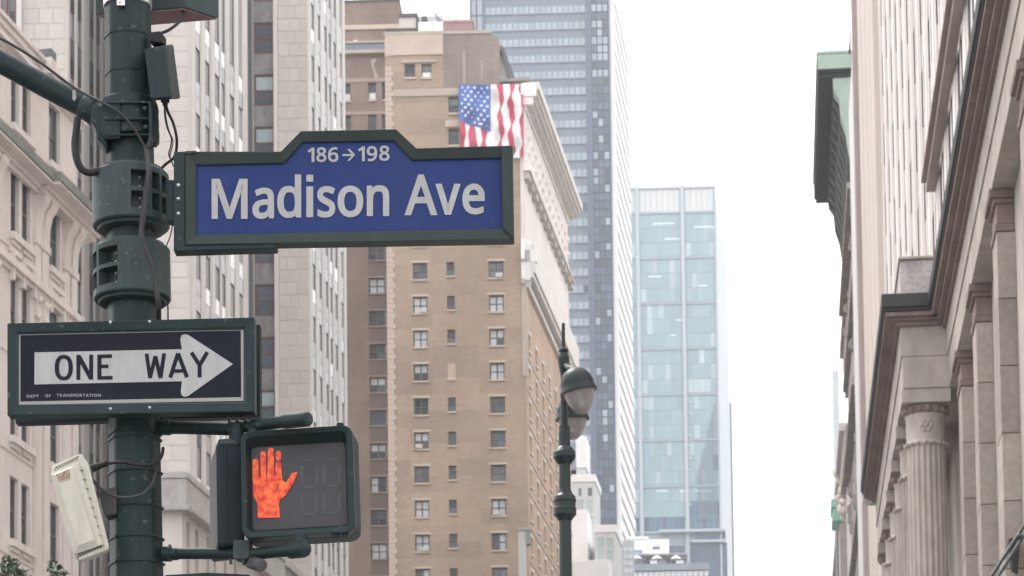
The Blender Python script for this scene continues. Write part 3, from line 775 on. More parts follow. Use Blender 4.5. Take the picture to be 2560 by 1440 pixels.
dish = root('satellite_dish', 'pale satellite dish tilted to the right on the hotel roof', 'satellite dish', FT.px(1098, 56, -8))
bb = MB(); ax = Vector((.75, -.25, .6)).normalized(); cp = FT.px(1097, 46, -8)
bb.lathe(cp, ax, [(.02, -.3), (.35, -.25), (.65, -.08), (.82, .12), (.82, .15), (.6, -.04), (.3, -.2), (.01, -.25)], 20); bb.build('reflector', mat('dish_grey', (.58, .62, .68), .5, .05, 2, 1), dish)
bb = MB(); bb.tube([FT.px(1096, 60, -8.1), cp], .08, 6); bb.build('mast', FR_DARK, dish)
r = root('roof_railing', 'low dark railing on the roof edge left of the white board', 'railing', FT.px(1000, 88, -1))
for v in (74, 80, 85):
    bb = MB(); bb.tube([FT.px(966, v, -1), FT.px(1044, v - 1.5, -1)], .1 if v > 75 else .13, 6); bb.build('rail', FR_DARK, r)
for u in (968, 990, 1015, 1042):
    bb = MB(); bb.tube([FT.px(u, 89, -1), FT.px(u, 73, -1)], .06, 6); bb.build('post', FR_DARK, r)
# sloping dark stair roof right of the upper block
r = root('stair_housing', 'white gabled stair housing with sloping dark roof beside the upper brick block', 'roof housing', FT.px(1265, 205, -3))
bb = MB(); bb.prismpx(FT, [(1244, 128), (1252, 122), (1272, 190), (1272, 208), (1244, 208)], -8, -3, ref=-3); bb.build('gable_wall', mat('pale_roof_wall', (.66, .66, .65), .8, .06, .5, 1), r)
bb = MB(); bb.prismpx(FT, [(1248, 112), (1257, 116), (1262, 126), (1286, 190), (1280, 196), (1270, 190), (1254, 130), (1246, 124)], -8.5, -2.5, ref=-2.5); bb.build('roof_slope', mat('dark_roof_metal', (.17, .16, .17), .6, .15, 1, 1), r)
bb = MB(); bb.prismpx(FT, [(1246, 197), (1325, 192), (1325, 200), (1246, 205)], -5, -1.2, ref=-1.2); tag(bb.build('roof_beam', mat('brown_grey_beam', (.30, .27, .255), .8, .1, 1, 1)), 'flat brown-grey roof beam above the flag', 'roof beam')

# darker brick wing behind, left
p = P(990, 300, 278)
W = root('brick_tower', 'darker brown brick tower between the limestone tower and the tan hotel', 'building', (p.x, p.y, 0))
FW = Face(p, -1.9)
x0, x1 = FW.S(840, 700), FW.S(1000, 300)
zmain = FW.Z(900, 138); hs_ = []; wi = []
for k in range(-1, 20):
    z1 = FW.Z(942, 612) - k * (FW.Z(942, 612) - FW.Z(942, 1358)) / 9
    if z1 < 8: break
    h = FW.Z(942, 612) - FW.Z(942, 651)
    for uu in ((922, 962),):
        hs_.append((FW.S(uu[0], 700), FW.S(uu[1], 700), z1 - h, z1)); wi.append(k)
for u0_, u1_, v0, v1 in ((920, 940, 207, 250), (955, 966, 207, 250), (860, 876, 210, 252), (920, 941, 287, 336), (955, 966, 287, 336), (862, 877, 289, 336)):
    hs_.append((FW.S(u0_, v0), FW.S(u1_, v0), FW.Z(u0_, v1), FW.Z(u0_, v0))); wi.append(None)
bb = MB(); wall(bb, FW, x0, FW.S(985, 300), 0, zmain, hs_, .5, 1.0); bb.build('wall', DB, W)
stW = {0: [D_] * 4, 1: [W_] * 4, 2: [D_] * 4, 3: [D_, B_, D_, D_], 4: [D_, M_, W_, W_], 5: [B_] * 4, 6: [D_, D_, W_, W_], 7: [W_, D_, W_, D_], 8: [D_, D_, D_, B_], 9: [W_] * 4}
for h4, k in zip(hs_, wi):
    if k is None: window(W, FW, *h4, -.3, [SHADE if h4[2] > FW.Z(900, 255) and h4[0] < FW.S(945, 230) else D_, D_], 1, 2, FR_DARK, .08, .2, None, .05, TRIM2)
    else: window(W, FW, *h4, -.3, stW.get(k, [D_] * 4), 2, 2, FR_DARK, .11, .12, .12, .06, mat('dull_brick_band', (.34, .275, .24), .8, .1, 1, 1))
for v0, v1 in ((196, 206), (279, 287)):
    bb = MB(); bb.box(FW, x0, FW.S(985, 300), FW.Z(900, v1), FW.Z(900, v0), .002, .08); bb.build('stone_band', mat('pinkish_band', (.38, .29, .26), .8, .1, 1, 1), W)
for k in range(0, 10):
    v = 612 + 83 * k; bb = MB(); bb.box(FW, FW.S(921, 700), FW.S(985, 700), FW.Z(942, v + 82), FW.Z(942, v + 42), .002, .012); bb.build('spandrel', mat('dark_spandrel_brick', (.175, .135, .118), .85, .15, .6, 1), W)
bb = MB(); q = [(928, 148), (938, 146), (942, 150), (934, 160), (938, 175), (944, 190), (943, 198), (938, 198), (934, 178), (930, 165), (927, 155)]
bb.prismpx(FW, q, .002, .03); bb.build('repair_patch', TRIM2, W)
core(W, [FW.pt(x0, 0, -1.05), FW.pt(FW.S(985, 300), 0, -1.05), FW.pt(FW.S(985, 300), 0, -20), FW.pt(x0, 0, -20)], zmain - .1, DB)
bb = MB(); bb.box(FW, x0, FW.S(985, 300), zmain + .003, FW.Z(900, 130), -.4, .6); bb.build('eaves_band', TRIM2, W)
bb = MB(); bb.box(FW, x0, FW.S(985, 300), FW.Z(900, 129.5), FW.Z(900, 110), -1.0, .1); bb.build('mansard_band', mat('slate_blue_metal', (.20, .225, .28), .5, .12, .6, 1), W)
bb = MB(); bb.box(FW, x0, FW.S(985, 300), FW.Z(900, 109.5), FW.Z(900, 105), -1.2, .3); bb.build('roof_edge', TRIM2, W)
xr = FW.S(998, 60, -3)
bb = MB(); bb.box(FW, x0, xr, zmain, FW.Z(900, 5, -3), -16, -3); bb.build('penthouse_block', DB, W)
bb = MB(); bb.box(FW, x0, xr - .01, FW.Z(900, 75, -3), FW.Z(900, 64, -3), -2.99, -2.8); bb.build('stone_band', TRIM, W)
bb = MB(); bb.box(FW, x0 - .1, xr + .1, FW.Z(900, 5, -3) + .003, FW.Z(900, 3, -3) + .1, -16.1, -2.85); bb.build('coping', FR_DARK, W)
for u0_, u1_ in ((862, 887), (948, 976)):
    bb = MB(); bb.box(FW, FW.S(u0_, 5, -6), FW.S(u1_, 5, -6), FW.Z(900, 5, -3) + .3, FW.Z(900, -20, -3), -9, -6); tag(bb.build('roof_unit', mat('dark_plant_box', (.10, .11, .12), .6, .1, 1, 1)), 'dark roof plant box on the brown tower, %s' % ('far left against the limestone' if u0_ < 900 else 'nearer its right corner'), 'roof unit', 'plant boxes on the brown tower')
bb = MB(); bb.box(FW, FW.S(883, 103), FW.S(893, 103), FW.Z(888, 105), FW.Z(888, 98), -.9, -.2); tag(bb.build('roof_vent', WST), 'small white vent on the slate band of the brown tower', 'roof vent')
# pale flue in front of the hotel's foot
p = P(1306, 1400, 200)
fl2 = root('flue_stack', 'pale blurred flue pipe with dark side, low before the tan hotel', 'flue', (p.x, p.y, 0)); F2 = Face(p, -1.9)
bb = MB(); bb.box(F2, F2.S(1296, 1380), F2.S(1316, 1380), 0, F2.Z(1306, 1327), -.7, 0); bb.build('shaft', mat('pale_flue', (.56, .555, .55), .7, .1, 1, .3), fl2)
bb = MB(); bb.box(F2, F2.S(1314, 1380), F2.S(1326, 1380), F2.Z(1306, 1360), F2.Z(1306, 1326), -.8, .01); bb.build('side_louvre', mat('grey_louvre', (.30, .31, .31), .7, .1, 1, 1), fl2)
bb = MB(); bb.box(F2, F2.S(1294, 1380), F2.S(1327, 1380), F2.Z(1306, 1326) + .003, F2.Z(1306, 1320), -.9, .08); bb.build('cap', mat('grey_cap', (.40, .40, .40), .7, .1, 1, 1), fl2)
# ------------------------------------------------------------------ 4. blue office tower
BT_D = mat('blue_spandrel', (.165, .215, .275), .3, .08, .15, 1, spec=.4, fine=.03)
BT_L = mat('pale_blue_pane', (.32, .395, .45), .15, .10, .3, 1, spec=.5, rnd=.12)
BT_K = mat('dark_blue_pane', (.055, .09, .145), .15, .35, .3, 1, spec=.5, rnd=.55)
BT_C = mat('slate_blue_column', (.09, .12, .18), .4, .08, .2, 1)
BT_W = mat('white_tower_cladding', (.78, .77, .755), .6, .05, .1, 1)
p = P(1529, 400, 600)
BT = root('office_tower', 'slate blue glass office tower with white ribbed side, above the hotel flag', 'tower', (p.x, p.y, 0))
FB, GBf = Face(p, -2.2), Face(p, toward(2180))
ztb = FB.Z(1529, -12); sl = FB.S(1178, 100); Lb2 = GBf.S(1566, 400)
SI = lambda u: FB.S(u, 400)
core(BT, [FB.pt(sl, 0, -1.5), FB.pt(-1.2, 0, -1.5), GBf.pt(Lb2 - .3, 0, -1.5), GBf.pt(Lb2 - .3, 0, -30), FB.pt(sl, 0, -45)], ztb - 1, BT_D)
bb = MB(); wall(bb, FB, sl, -.01, 0, ztb, [], .3, 1.5); bb.build('wall', BT_D, BT)
perB = FB.Z(1340, 179) - FB.Z(1340, 220); zr0 = FB.Z(1340, 15); hp = FB.Z(1340, 15) - FB.Z(1340, 34)
cw = (SI(1468) - SI(1216)) / 18
sil = [(-50, 1216), (60, 1216), (80, 1216), (112, 1250), (185, 1270), (205, 1352), (480, 1440), (640, 1432), (700, 1418), (840, 1420), (960, 1425), (1190, 1440), (1191, 1500), (1500, 1500)]
def hid(v):                                       # where the hotel and its neighbours hide the tower
    for (va, ua), (vb, ub) in zip(sil, sil[1:]):
        if va <= v <= vb: return ua + (ub - ua) * (v - va) / (vb - va)
    return 1216
for k in range(-1, 31):
    z = zr0 - k * perB; vtop = 15 + 41 * k
    for i in range(18):
        u = 1216 + 14 * i
        if u + 14 < hid(vtop + 5) - 18: continue
        place(wmesh('block', BT_L if random.random() > .06 or vtop < 500 else BT_K, cw - .22, hp - .15, 0, .12), 'pane', FB, SI(1216) + cw * (i + .5), z - hp, .002, BT)
    bb = MB(); bb.box(FB, SI(max(1216, hid(vtop))) if vtop > 0 else SI(1216), SI(1469), z - hp - .35, z - hp - .05, .003, .22); bb.build('sill_rail', BT_C, BT)
for i in range(0, 19):
    u = 1216 + 14 * i
    zlo = 0
    bb = MB(); bb.box(FB, SI(1216) + cw * i - .08, SI(1216) + cw * i + .08, zlo, ztb, .004, .26); bb.build('mullion', BT_D, BT)
for u0_, u1_, n in ((1469, 1482, .9), (1525, 1529, .6), (1178, 1183, .7), (1194, 1197, .6), (1210, 1216, .8)):
    bb = MB(); bb.box(FB, SI(u0_), min(SI(u1_), -.02), 0, ztb + .5, .005, n); bb.build('column', BT_C, BT)
bb = MB(); bb.box(FB, SI(1482), SI(1525), 0, ztb, .004, .1); bb.build('dark_glass_strip', BT_K, BT)
rk = random.Random(11)
for k in range(-1, 31):
    z = zr0 - k * perB; v = 15 + 41 * k
    for i in range(3):
        x0, x1 = SI(1482 + 14.3 * i), SI(1482 + 14.3 * (i + 1))
        for zz_, hh in ((z - hp, hp), (z - perB + .15, perB - hp - .4)):
            lite = rk.random() < (.9 if v < 180 and zz_ == z - hp else .13)  # pale panes mixed in at random imitate reflections on the dark glass
            place(wmesh('block', BT_L if lite else BT_K, x1 - x0 - .3, hh - .2, 0, .25), 'pane', FB, (x0 + x1) / 2, zz_ + .1, .006, BT)
for k in range(-1, 4):
    z = zr0 - k * perB
    for a, c in ((1183, 1194), (1197, 1210)): place(wmesh('block', mat('grey_blue_pane', (.40, .45, .52), .2, .08, .3, 1, rnd=.06), SI(c) - SI(a) - .1, perB - .5, 0, .2), 'pane', FB, (SI(a) + SI(c)) / 2, z - hp, .003, BT)
# white side: one projecting spandrel per floor, set-back dark window line below it
bb = MB(); wall(bb, GBf, .0, Lb2, 0, ztb, [], .3, 1.4); bb.build('side_wall', mat('grey_side_windows', (.50, .49, .485), .5, .08, .3, 1), BT)
for k in range(-2, 36):
    z = zr0 - k * perB
    place(wmesh('block', BT_W, Lb2 - .1, perB * .66, 0, .9), 'side_spandrel', GBf, Lb2 / 2, z - perB * .5, .003, BT)
bb = MB(); bb.box(GBf, -.05, .9, 0, ztb + .3, .004, 1.0); bb.build('corner_pier', BT_W, BT)

# ------------------------------------------------------------------ 5. pale glass tower
GT_P = mat('aqua_glass_pane', (.275, .395, .44), .15, .12, .08, 1, spec=.4, rnd=.085)
GT_T = mat('milky_glass_pane', (.60, .62, .62), .2, .04, .2, 1, rnd=.03)
GT_B = mat('deep_blue_pane', (.075, .135, .215), .2, .2, .3, 1, spec=.3, rnd=.3)
GT_F = mat('pale_mullion', (.43, .49, .53), .4, .04, .3, 1)
GT_G = mat('grey_transom', (.30, .36, .41), .4, .06, .3, 1)
OFFL = mat('lit_office_ceiling', (.62, .74, .74), .5, .2, 1, 1, emit=.06)
p = P(1797, 900, 800)
GT = root('glass_tower', 'pale aqua glass tower with big square bays, against the white sky', 'tower', (p.x, p.y, 0))
FG, GG = Face(p, -2.2), Face(p, toward(2150))
sg = lambda u: FG.S(u, 900)
ztg = FG.Z(1790, 465); sl = sg(1540)
bays = [(1545, 1593), (1604, 1706), (1718, 1791)]
LG = GG.S(1822, 900)
core(GT, [FG.pt(sl, 0, -1.5), FG.pt(-1, 0, -1.5), GG.pt(LG - .3, 0, -1.4), GG.pt(LG - .3, 0, -30), FG.pt(sl, 0, -40)], ztg - 1, GT_G)
bb = MB(); wall(bb, FG, sl, -.01, 0, ztg, [], .3, 1.5); bb.build('wall', GT_G, GT)
bb = MB(); wall(bb, GG, 0, LG, 0, ztg - 3, [], .3, 1.4); bb.build('side_wall', mat('pale_side_cladding', (.43, .48, .515), .5, .05, .1, 1), GT)
bayh = FG.Z(1700, 645) - FG.Z(1700, 758.5); zb_ = FG.Z(1700, 645)
rg = random.Random(3)
for (a, c), ncol in zip(bays, (3, 7, 5)):
    x0, x1 = sg(a), sg(c); cw = (x1 - x0) / ncol
    for k in range(-1, 6):
        zt_ = zb_ - (k - 0) * bayh          # top of bay k
        for fl_ in range(3):
            h3 = bayh / 3; z = zt_ - (fl_ + 1) * h3
            for i in range(ncol):
                u = a + (c - a) * (i + .5) / ncol
                if u < 1560: continue
                m = GT_P if rg.random() > .13 else mat('blind_glass_pane', (.42, .53, .56), .3, .12, .15, .3, rnd=.12)
                if k == 5 and fl_ > 0: m = GT_B if (fl_ == 2 or a > 1700) else GT_P
                if k == 4 and a > 1700 and i > 1 and rg.random() < .3: m = GT_B  # scattered deeper panes stand in for the curved reflections
                if k == 5 and a > 1700 and rg.random() < .4: m = GT_B
                place(wmesh('block', m, cw - .12, h3 - .14 - (.5 if fl_ == 2 else 0), 0, .1), 'pane', FG, x0 + cw * (i + .5), z + .07 + (.5 if fl_ == 2 else 0), .002, GT)
    ztop_b = zb_ + bayh + .02
    for i in range(ncol):
        u = a + (c - a) * (i + .5) / ncol
        if u > 1560: place(wmesh('block', GT_T, cw - .12, ztg - ztop_b - .8, 0, .1), 'pane', FG, x0 + cw * (i + .5), ztop_b + .05, .002, GT)
for k in range(-1, 7):
    z = zb_ - k * bayh
    bb = MB(); bb.box(FG, sl, -.1, z - .35, z + .3, .004, .45); bb.build('transom', GT_G, GT)
for u0_, u1_ in ((1594, 1603), (1707, 1716), (1792, 1800)):
    bb = MB(); bb.box(FG, sg(u0_), min(sg(u1_), -.02), 0, ztg + .4, .005, 1.0); bb.build('mullion', GT_F, GT)
bb = MB(); bb.box(FG, sl, -.02, ztg - .6, ztg, .006, .6); bb.build('top_rail', GT_F, GT)
for u, v, w_ in ((1632, 560, 52), (1660, 598, 40), (1622, 692, 32), (1745, 715, 24), (1690, 800, 22), (1735, 568, 46), (1590, 692, 10), (1675, 838, 14), (1780, 570, 16), (1640, 1228, 30), (1700, 1228, 22), (1738, 1228, 40)):
    x0, z0 = FG.hit(u, v); x1 = FG.S(u + w_, v)
    bb = MB(); bb.box(FG, x0, x1, z0 - .22, z0 + .22, .11, .13); bb.build('office_light', OFFL, GT)
for v in (1006, 1034, 1090, 1118, 1146, 1176, 1262):
    x0, z0 = FG.hit(1726, v); bb = MB(); bb.ball(FG.pt(x0, z0, .3), .32, 8); bb.build('facade_lamp', OFFL, GT)
# dark fins before the right-hand panes, imitating curved reflections in the glass
for i in range(9):
    x = sg(1738 + i * 5.5); z1 = FG.Z(1760, 1010 + (8 - i) * 22); z0 = FG.Z(1760, 1300)
    bb = MB(); bb.box(FG, x, x + .3, z0, z1, .003, .35); bb.build('reflection_fin', mat('dark_reflection', (.16, .22, .28), .4, .1, 1, 1), GT)
# projecting base frame
bb = MB(); z = FG.Z(1760, 1329)
bb.box(FG, sg(1640), .9, z - .5, z + .3, .01, 2.6); bb.box(FG, sg(1720), .8, FG.Z(1760, 1356) - .4, FG.Z(1760, 1356) + .3, .01, 2.4); bb.build('base_frame', GT_F, GT)
bb = MB(); bb.box(FG, sg(1716), sg(1809), FG.Z(1760, 1470), FG.Z(1760, 1358), .005, .5); bb.build('base_glazing', GT_B, GT)
bb = MB(); bb.box(FG, sg(1735), sg(1806), FG.Z(1760, 1352), FG.Z(1760, 1332), .005, .5); bb.build('base_glazing', mat('indigo_glass', (.09, .125, .22), .2, .1, .5, 1), GT)
# dark slab behind
p = P(1829, 1100, 980)
SB = root('slab_tower', 'narrow dark blue-grey slab tower peeking out right of the glass tower', 'tower', (p.x, p.y, 0)); fb = Face(p, -2)
bb = MB(); bb.box(fb, fb.S(1800, 1100), fb.S(1831, 1100), 0, fb.Z(1829, 1006), -20, 0); bb.build('wall', mat('slate_slab', (.12, .155, .22), .4, .08, .1, 1), SB)
bb = MB(); bb.box(fb, fb.S(1818, 1100), fb.S(1824, 1100), 0, fb.Z(1829, 1009), .003, .3)
bb.build('pale_rib', mat('pale_rib', (.50, .52, .57), .4, .06, .1, 1), SB)

# ------------------------------------------------------------------ 6. white stepped building and roofs low down
WH = mat('white_render', (.84, .84, .835), .7, .05, .3, 1, fine=.03)
WG = mat('grey_white_render', (.62, .635, .64), .7, .05, .3, 1, fine=.03)
PG = mat('pale_green_glass', (.46, .535, .52), .2, .08, .6, 1, rnd=.12)
SW = root('stepped_building', 'white stepped apartment block low between the street lamp and the blue tower', 'building', (P(1480, 1300, 330).x, 330, 0))
def wing(Y, u0_, u1_, u2_, v0, zbot=0, m=WH, parapet=.9, wins=None):
    p = P(u1_, v0 + 30, Y); f, g = Face(p, -2), Face(p, toward(2180))
    s0 = f.S(u0_, v0 + 30); L_ = g.S(u2_, v0 + 30); zt = f.Z(u1_, v0)
    bb = MB(); wall(bb, f, s0, -.002, zbot, zt - parapet, [], .2, .5); wall(bb, g, 0, L_, zbot, zt - parapet, [], .2, .5)
    plan(bb, [tuple(x.xy) for x in (f.pt(s0, 0, -.51), f.pt(-.52, 0, -.51), g.pt(L_, 0, -.51), g.pt(L_, 0, -8), f.pt(s0, 0, -8))], zbot, zt - parapet - .05)
    bb.build('wall', WG, SW)
    bb = MB(); bb.box(f, s0, .15, zt - parapet + .002, zt, -.4, .15); bb.box(g, .153, L_, zt - parapet + .002, zt, -.4, .15); bb.build('parapet', m, SW, .03)
    for q in wins or []:
        a, c, va, vb, mm = q
        window(SW, f, f.S(a, va), f.S(c, va), f.Z(a, vb), f.Z(a, va), .06, [mm], 1, 1, WG, .12)
    return f
wing(330, 1428, 1486, 1500, 1186, wins=[(1444, 1456, 1218, 1243, GL_MID), (1467, 1483, 1217, 1243, GL_MID), (1440, 1462, 1247, 1285, PG), (1463, 1484, 1247, 1285, PG), (1472, 1483, 1288, 1310, GL_MID)])
wing(325, 1420, 1466, 1488, 1274, wins=None, m=WH, parapet=9)
wing(322, 1486, 1538, 1553, 1312, wins=[(1492, 1513, 1342, 1372, PG), (1514, 1536, 1342, 1372, PG), (1492, 1513, 1374, 1402, PG), (1514, 1536, 1374, 1402, PG)])
wing(318, 1424, 1520, 1536, 1400, m=WH, parapet=6)
wing(340, 1440, 1462, 1472, 1090, parapet=4)
# grey slatted block under the ribbed side
p = P(1556, 1400, 420)
gbk = root('grey_block', 'small blue-grey block with faint panels beside the white stepped block', 'building', (p.x, p.y, 0)); fk = Face(p, -2)
bb = MB(); bb.box(fk, fk.S(1545, 1400), fk.S(1586, 1400), 0, fk.Z(1560, 1352), -12, 0); bb.build('wall', mat('blue_grey_block', (.40, .42, .46), .6, .08, .3, 1), gbk)
for j in range(4):
    for i in range(2):
        v = 1368 + j * 18; bb = MB(); bb.box(fk, fk.S(1561 + i * 12, 1400), fk.S(1570 + i * 12, 1400), fk.Z(1560, v + 11), fk.Z(1560, v), .002, .1); bb.build('pane', mat('block_pane', (.52, .53, .55), .3, .08, .5, 1, rnd=.1), gbk)
# roof terrace with white pavilion
p = P(1650, 1400, 470)
rt = root('terrace_building', 'low building with white roof pavilion and planted roof terrace', 'building', (p.x, p.y, 0)); fr_ = Face(p, -2)
X = lambda u: fr_.S(u, 1400)
Zr = lambda v: fr_.Z(1650, v)
bb = MB(); bb.box(fr_, X(1570), X(1770), 0, Zr(1428), -30, 0); bb.build('wall', mat('pale_terrace_wall', (.62, .62, .64), .7, .05, .3, 1), rt)
bb = MB(); bb.box(fr_, X(1570), X(1772), Zr(1427.5), Zr(1411), -2.5, .6); bb.build('roof_edge', mat('blue_grey_eave', (.26, .29, .34), .6, .1, .5, 1), rt)
for i in range(14):
    place(wmesh('block', mat('white_baluster', (.74, .74, .75), .6, .05, 1, 1), .55, Zr(1429) - Zr(1440), 0, .3), 'baluster', fr_, X(1586) + i * (X(1766) - X(1586)) / 13, Zr(1441), .002, rt)
bb = MB(); bb.box(fr_, X(1575), X(1720), Zr(1384), Zr(1380), -20, -1); bb.build('upper_deck', mat('deck_grey', (.36, .37, .38), .7, .1, .5, 1), rt)
bb = MB(); bb.box(fr_, X(1575), X(1622), Zr(1380), Zr(1328), -16, -6); bb.box(fr_, X(1570), X(1623), Zr(1327.7), Zr(1322), -16.3, -5.7); bb.build('pavilion', WH, rt)
bb = MB(); bb.box(fr_, X(1622.5), X(1675), Zr(1380), Zr(1332), -14, -5); bb.build('pavilion', WH, rt)
bb = MB(); bb.box(fr_, X(1633), X(1652), Zr(1357), Zr(1352), -4.99, -4.8); bb.build('slot_window', GL_MID, rt)
bb = MB(); bb.box(fr_, X(1634), X(1652), Zr(1351), Zr(1344), -4.99, -4.8); bb.build('slot_window', CURT, rt)
bb = MB(); bb.box(fr_, X(1584), X(1607), Zr(1380), Zr(1356), -5.99, -5.7); bb.build('screen_frame', mat('violet_frame', (.25, .26, .50), .5, .08, 1, 1), rt)
bb = MB(); bb.box(fr_, X(1585), X(1600), Zr(1380), Zr(1363), -5.69, -5.5); bb.build('screen_pane', AQUA, rt)
bb = MB(); bb.box(fr_, X(1675.5), X(1715), Zr(1380), Zr(1346), -12, -6); bb.build('glazed_lobby', GL_BLUE, rt)
for u in (1592, 1642, 1690):
    pr = root('parasol', 'small white terrace parasol, %s' % {1592: 'nearest the white stepped block', 1642: 'middle of the three under the pavilion', 1690: 'nearest the glass tower base'}[u], 'parasol', fr_.pt(X(u), Zr(1411), -1), 'white parasols on the roof terrace')
    bb = MB(); bb.lathe(fr_.px(u, 1398, -1), (0, 0, 1), [(.95, 0), (.8, .25), (.3, .55), (.03, .7)], 8, False); bb.build('canopy', WH, pr)
    bb = MB(); bb.tube([fr_.px(u, 1411, -1), fr_.px(u, 1396, -1)], .05, 6); bb.build('pole', WG, pr)
LEAFG = mat('leaf_green', (.075, .105, .06), .6, .3, 6, 1, rnd=.2)
def leaves(mb, c, rx, rz, n, size, rnd):
    for _ in range(n):
        while True:
            d = Vector((rnd.uniform(-1, 1), rnd.uniform(-1, 1), rnd.uniform(-1, 1)))
            if d.length < 1: break
        p = c + Vector((d.x * rx, d.y * rx, d.z * rz)); a = Vector((rnd.gauss(0, 1), rnd.gauss(0, 1), rnd.gauss(0, .6))).normalized(); e = a.orthogonal().normalized()
        s_ = size * rnd.uniform(.6, 1.3); w_ = e * s_ * .36
        mb.add([p, p + a * s_ * .5 + w_, p + a * s_, p + a * s_ * .5 - w_], [(0, 1, 2, 3)])
rl = random.Random(9)
for i, u in enumerate((1600, 1634, 1656, 1700)):
    c = fr_.px(u, 1408, -.6); bb = MB(); bb.box(Face(c, -2), -.6, .6, c.z - .5, c.z + .35, -.5, .5); tag(bb.build('planter', WG if i % 2 else GL_MID), ('dark terrace planter at the left end', 'pale terrace planter before the middle parasol', 'dark terrace planter right of the middle parasol', 'pale planter at the right end of the terrace')[i], 'planter', 'planters on the roof terrace')
for i, u in enumerate((1606, 1622, 1664, 1682, 1708)):
    c = fr_.px(u, 1404, -2); sh = root('shrub', 'small terrace shrub %s' % ('at the left end by the grey block', 'left of the middle parasol', 'right of the middle parasol', 'left of the last parasol', 'at the right end by the glass tower')[i], 'shrub', c - Vector((0, 0, .6)), 'shrubs on the roof terrace')
    bb = MB(); leaves(bb, c, .8, .7, 70, .3, rl); bb.build('foliage', LEAFG, sh)

# ------------------------------------------------------------------ 7. columned bank on the right
BST = mat('bank_stone', (.41, .365, .335), .8, .17, .35, .5, fine=.12, spec=.2, grime=(.28, .235, .215))
BBL = mat('bank_stone_block', (.345, .30, .275), .8, .14, .8, 1, rnd=.2, fine=.1, spec=.2, grime=(.27, .23, .21))
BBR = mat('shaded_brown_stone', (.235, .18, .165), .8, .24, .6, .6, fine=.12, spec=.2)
BDK = mat('dark_metal_gutter', (.026, .028, .030), .5, .2, .8, 1, spec=.35)
ar = -math.degrees(YAW) - 90.0
q0 = st(60, 5.49)
FR = Face(q0, ar)                                  # s grows toward the camera, n out over the pavement
AL = lambda along: 60.0 - along                    # distance along the avenue -> s
BK = root('columned_bank', 'grey stone bank with fluted columns and deep brown cornice, far right', 'building', (q0.x, q0.y, 0))
A0, A1, A2 = 30.0, 77.6, 99.0                      # near end, portico start, portico end
zA_, zJ, zF, zS, zC = 23.1, 24.0, 24.75, 25.05, 25.65
bb = MB(); wall(bb, FR, AL(A1 + 24), AL(A0), 0, 25.0, [], .3, 1.0); bb.build('wall', BST, BK)
bb = MB(); plan(bb, [tuple(FR.pt(x, 0, n).xy) for x, n in ((AL(A1 + 24), -1.05), (AL(A0), -1.05), (AL(A0), -25), (AL(A1 + 24), -25))], 0, 24.9); bb.build('building_core', BST, BK)
def run(nm, a0, a1, z0, z1, n0, n1, m, bev=.015, par=BK):
    bb = MB(); bb.box(FR, AL(a1), AL(a0), z0, z1, n0, n1); return bb.build(nm, m, par, bev)
# wall entablature
run('architrave', A0, A1, zA_, zJ, .001, .50, BST); run('fascia', A0, A1, zJ + .003, zF, .001, .54, BST)
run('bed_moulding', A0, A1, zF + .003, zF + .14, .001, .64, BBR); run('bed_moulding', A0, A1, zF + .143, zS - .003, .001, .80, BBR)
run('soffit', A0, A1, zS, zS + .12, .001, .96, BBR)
run('cornice_bead', A0, A1, zS + .123, zS + .2, .001, 1.0, BDK, .02); run('gutter', A0, A1, zS + .203, zC, .001, 1.06, BDK, .03)
# portico entablature
D2 = 1.28
run('architrave', A1 + .02, A2, zA_ + .0, zJ, .001, D2 + .50, BST); run('fascia', A1, A2, zJ + .003, zF + .1, .001, D2 + .54, BST)
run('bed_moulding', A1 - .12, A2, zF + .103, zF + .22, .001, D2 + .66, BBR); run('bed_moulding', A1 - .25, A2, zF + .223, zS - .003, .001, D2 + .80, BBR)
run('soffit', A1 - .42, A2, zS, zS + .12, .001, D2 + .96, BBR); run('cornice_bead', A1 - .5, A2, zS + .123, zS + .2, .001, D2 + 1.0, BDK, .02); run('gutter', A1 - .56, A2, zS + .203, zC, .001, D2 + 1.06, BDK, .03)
run('cornice_end', A2 + .003, A2 + .5, zS - .1, zS + .18, .5, D2 + 1.0, WG)
# pilasters: shaft of separate blocks, cap and necking
for a in (38.5, 45.5, 54.2, 61.6, 68.4, 74.2):
    w_ = 1.25
    hz = 1.52
    for k in range(int((zA_ - .95) / hz) + 1):
        z0 = zA_ - .95 - (k + 1) * hz
        if z0 < .3: break
        bb = MB(); bb.box(FR, AL(a + w_), AL(a), z0 + .012, z0 + hz - .008, .002, .40 + (k % 3) * .003); bb.build('stone_block', BBL, BK, .008)
    bb = MB()
    bb.box(FR, AL(a + w_ + .03), AL(a - .03), zA_ - .94, zA_ - .78, .002, .44); bb.box(FR, AL(a + w_), AL(a), zA_ - .777, zA_ - .32, .002, .40)
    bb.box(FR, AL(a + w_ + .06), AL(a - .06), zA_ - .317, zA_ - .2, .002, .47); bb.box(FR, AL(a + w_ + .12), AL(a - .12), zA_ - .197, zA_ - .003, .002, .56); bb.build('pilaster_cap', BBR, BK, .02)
    # flagpole sockets / lantern brackets on the sides
for a, z in ((54.0, 16.9), (61.4, 14.9), (68.2, 14.2), (74.0, 13.4)):
    bb = MB(); fr0 = FR
    bb.hexa([FR.pt(AL(a) + .02, z - .55, .16), FR.pt(AL(a) + .02, z - .45, .30), FR.pt(AL(a) + .02, z + .25, .36), FR.pt(AL(a) + .02, z + .25, .08)], [FR.pt(AL(a) + .1, z - .5, .2), FR.pt(AL(a) + .1, z - .45, .26), FR.pt(AL(a) + .3, z + .22, .34), FR.pt(AL(a) + .3, z + .22, .1)])
    bb.build('iron_bracket', BDK, BK)
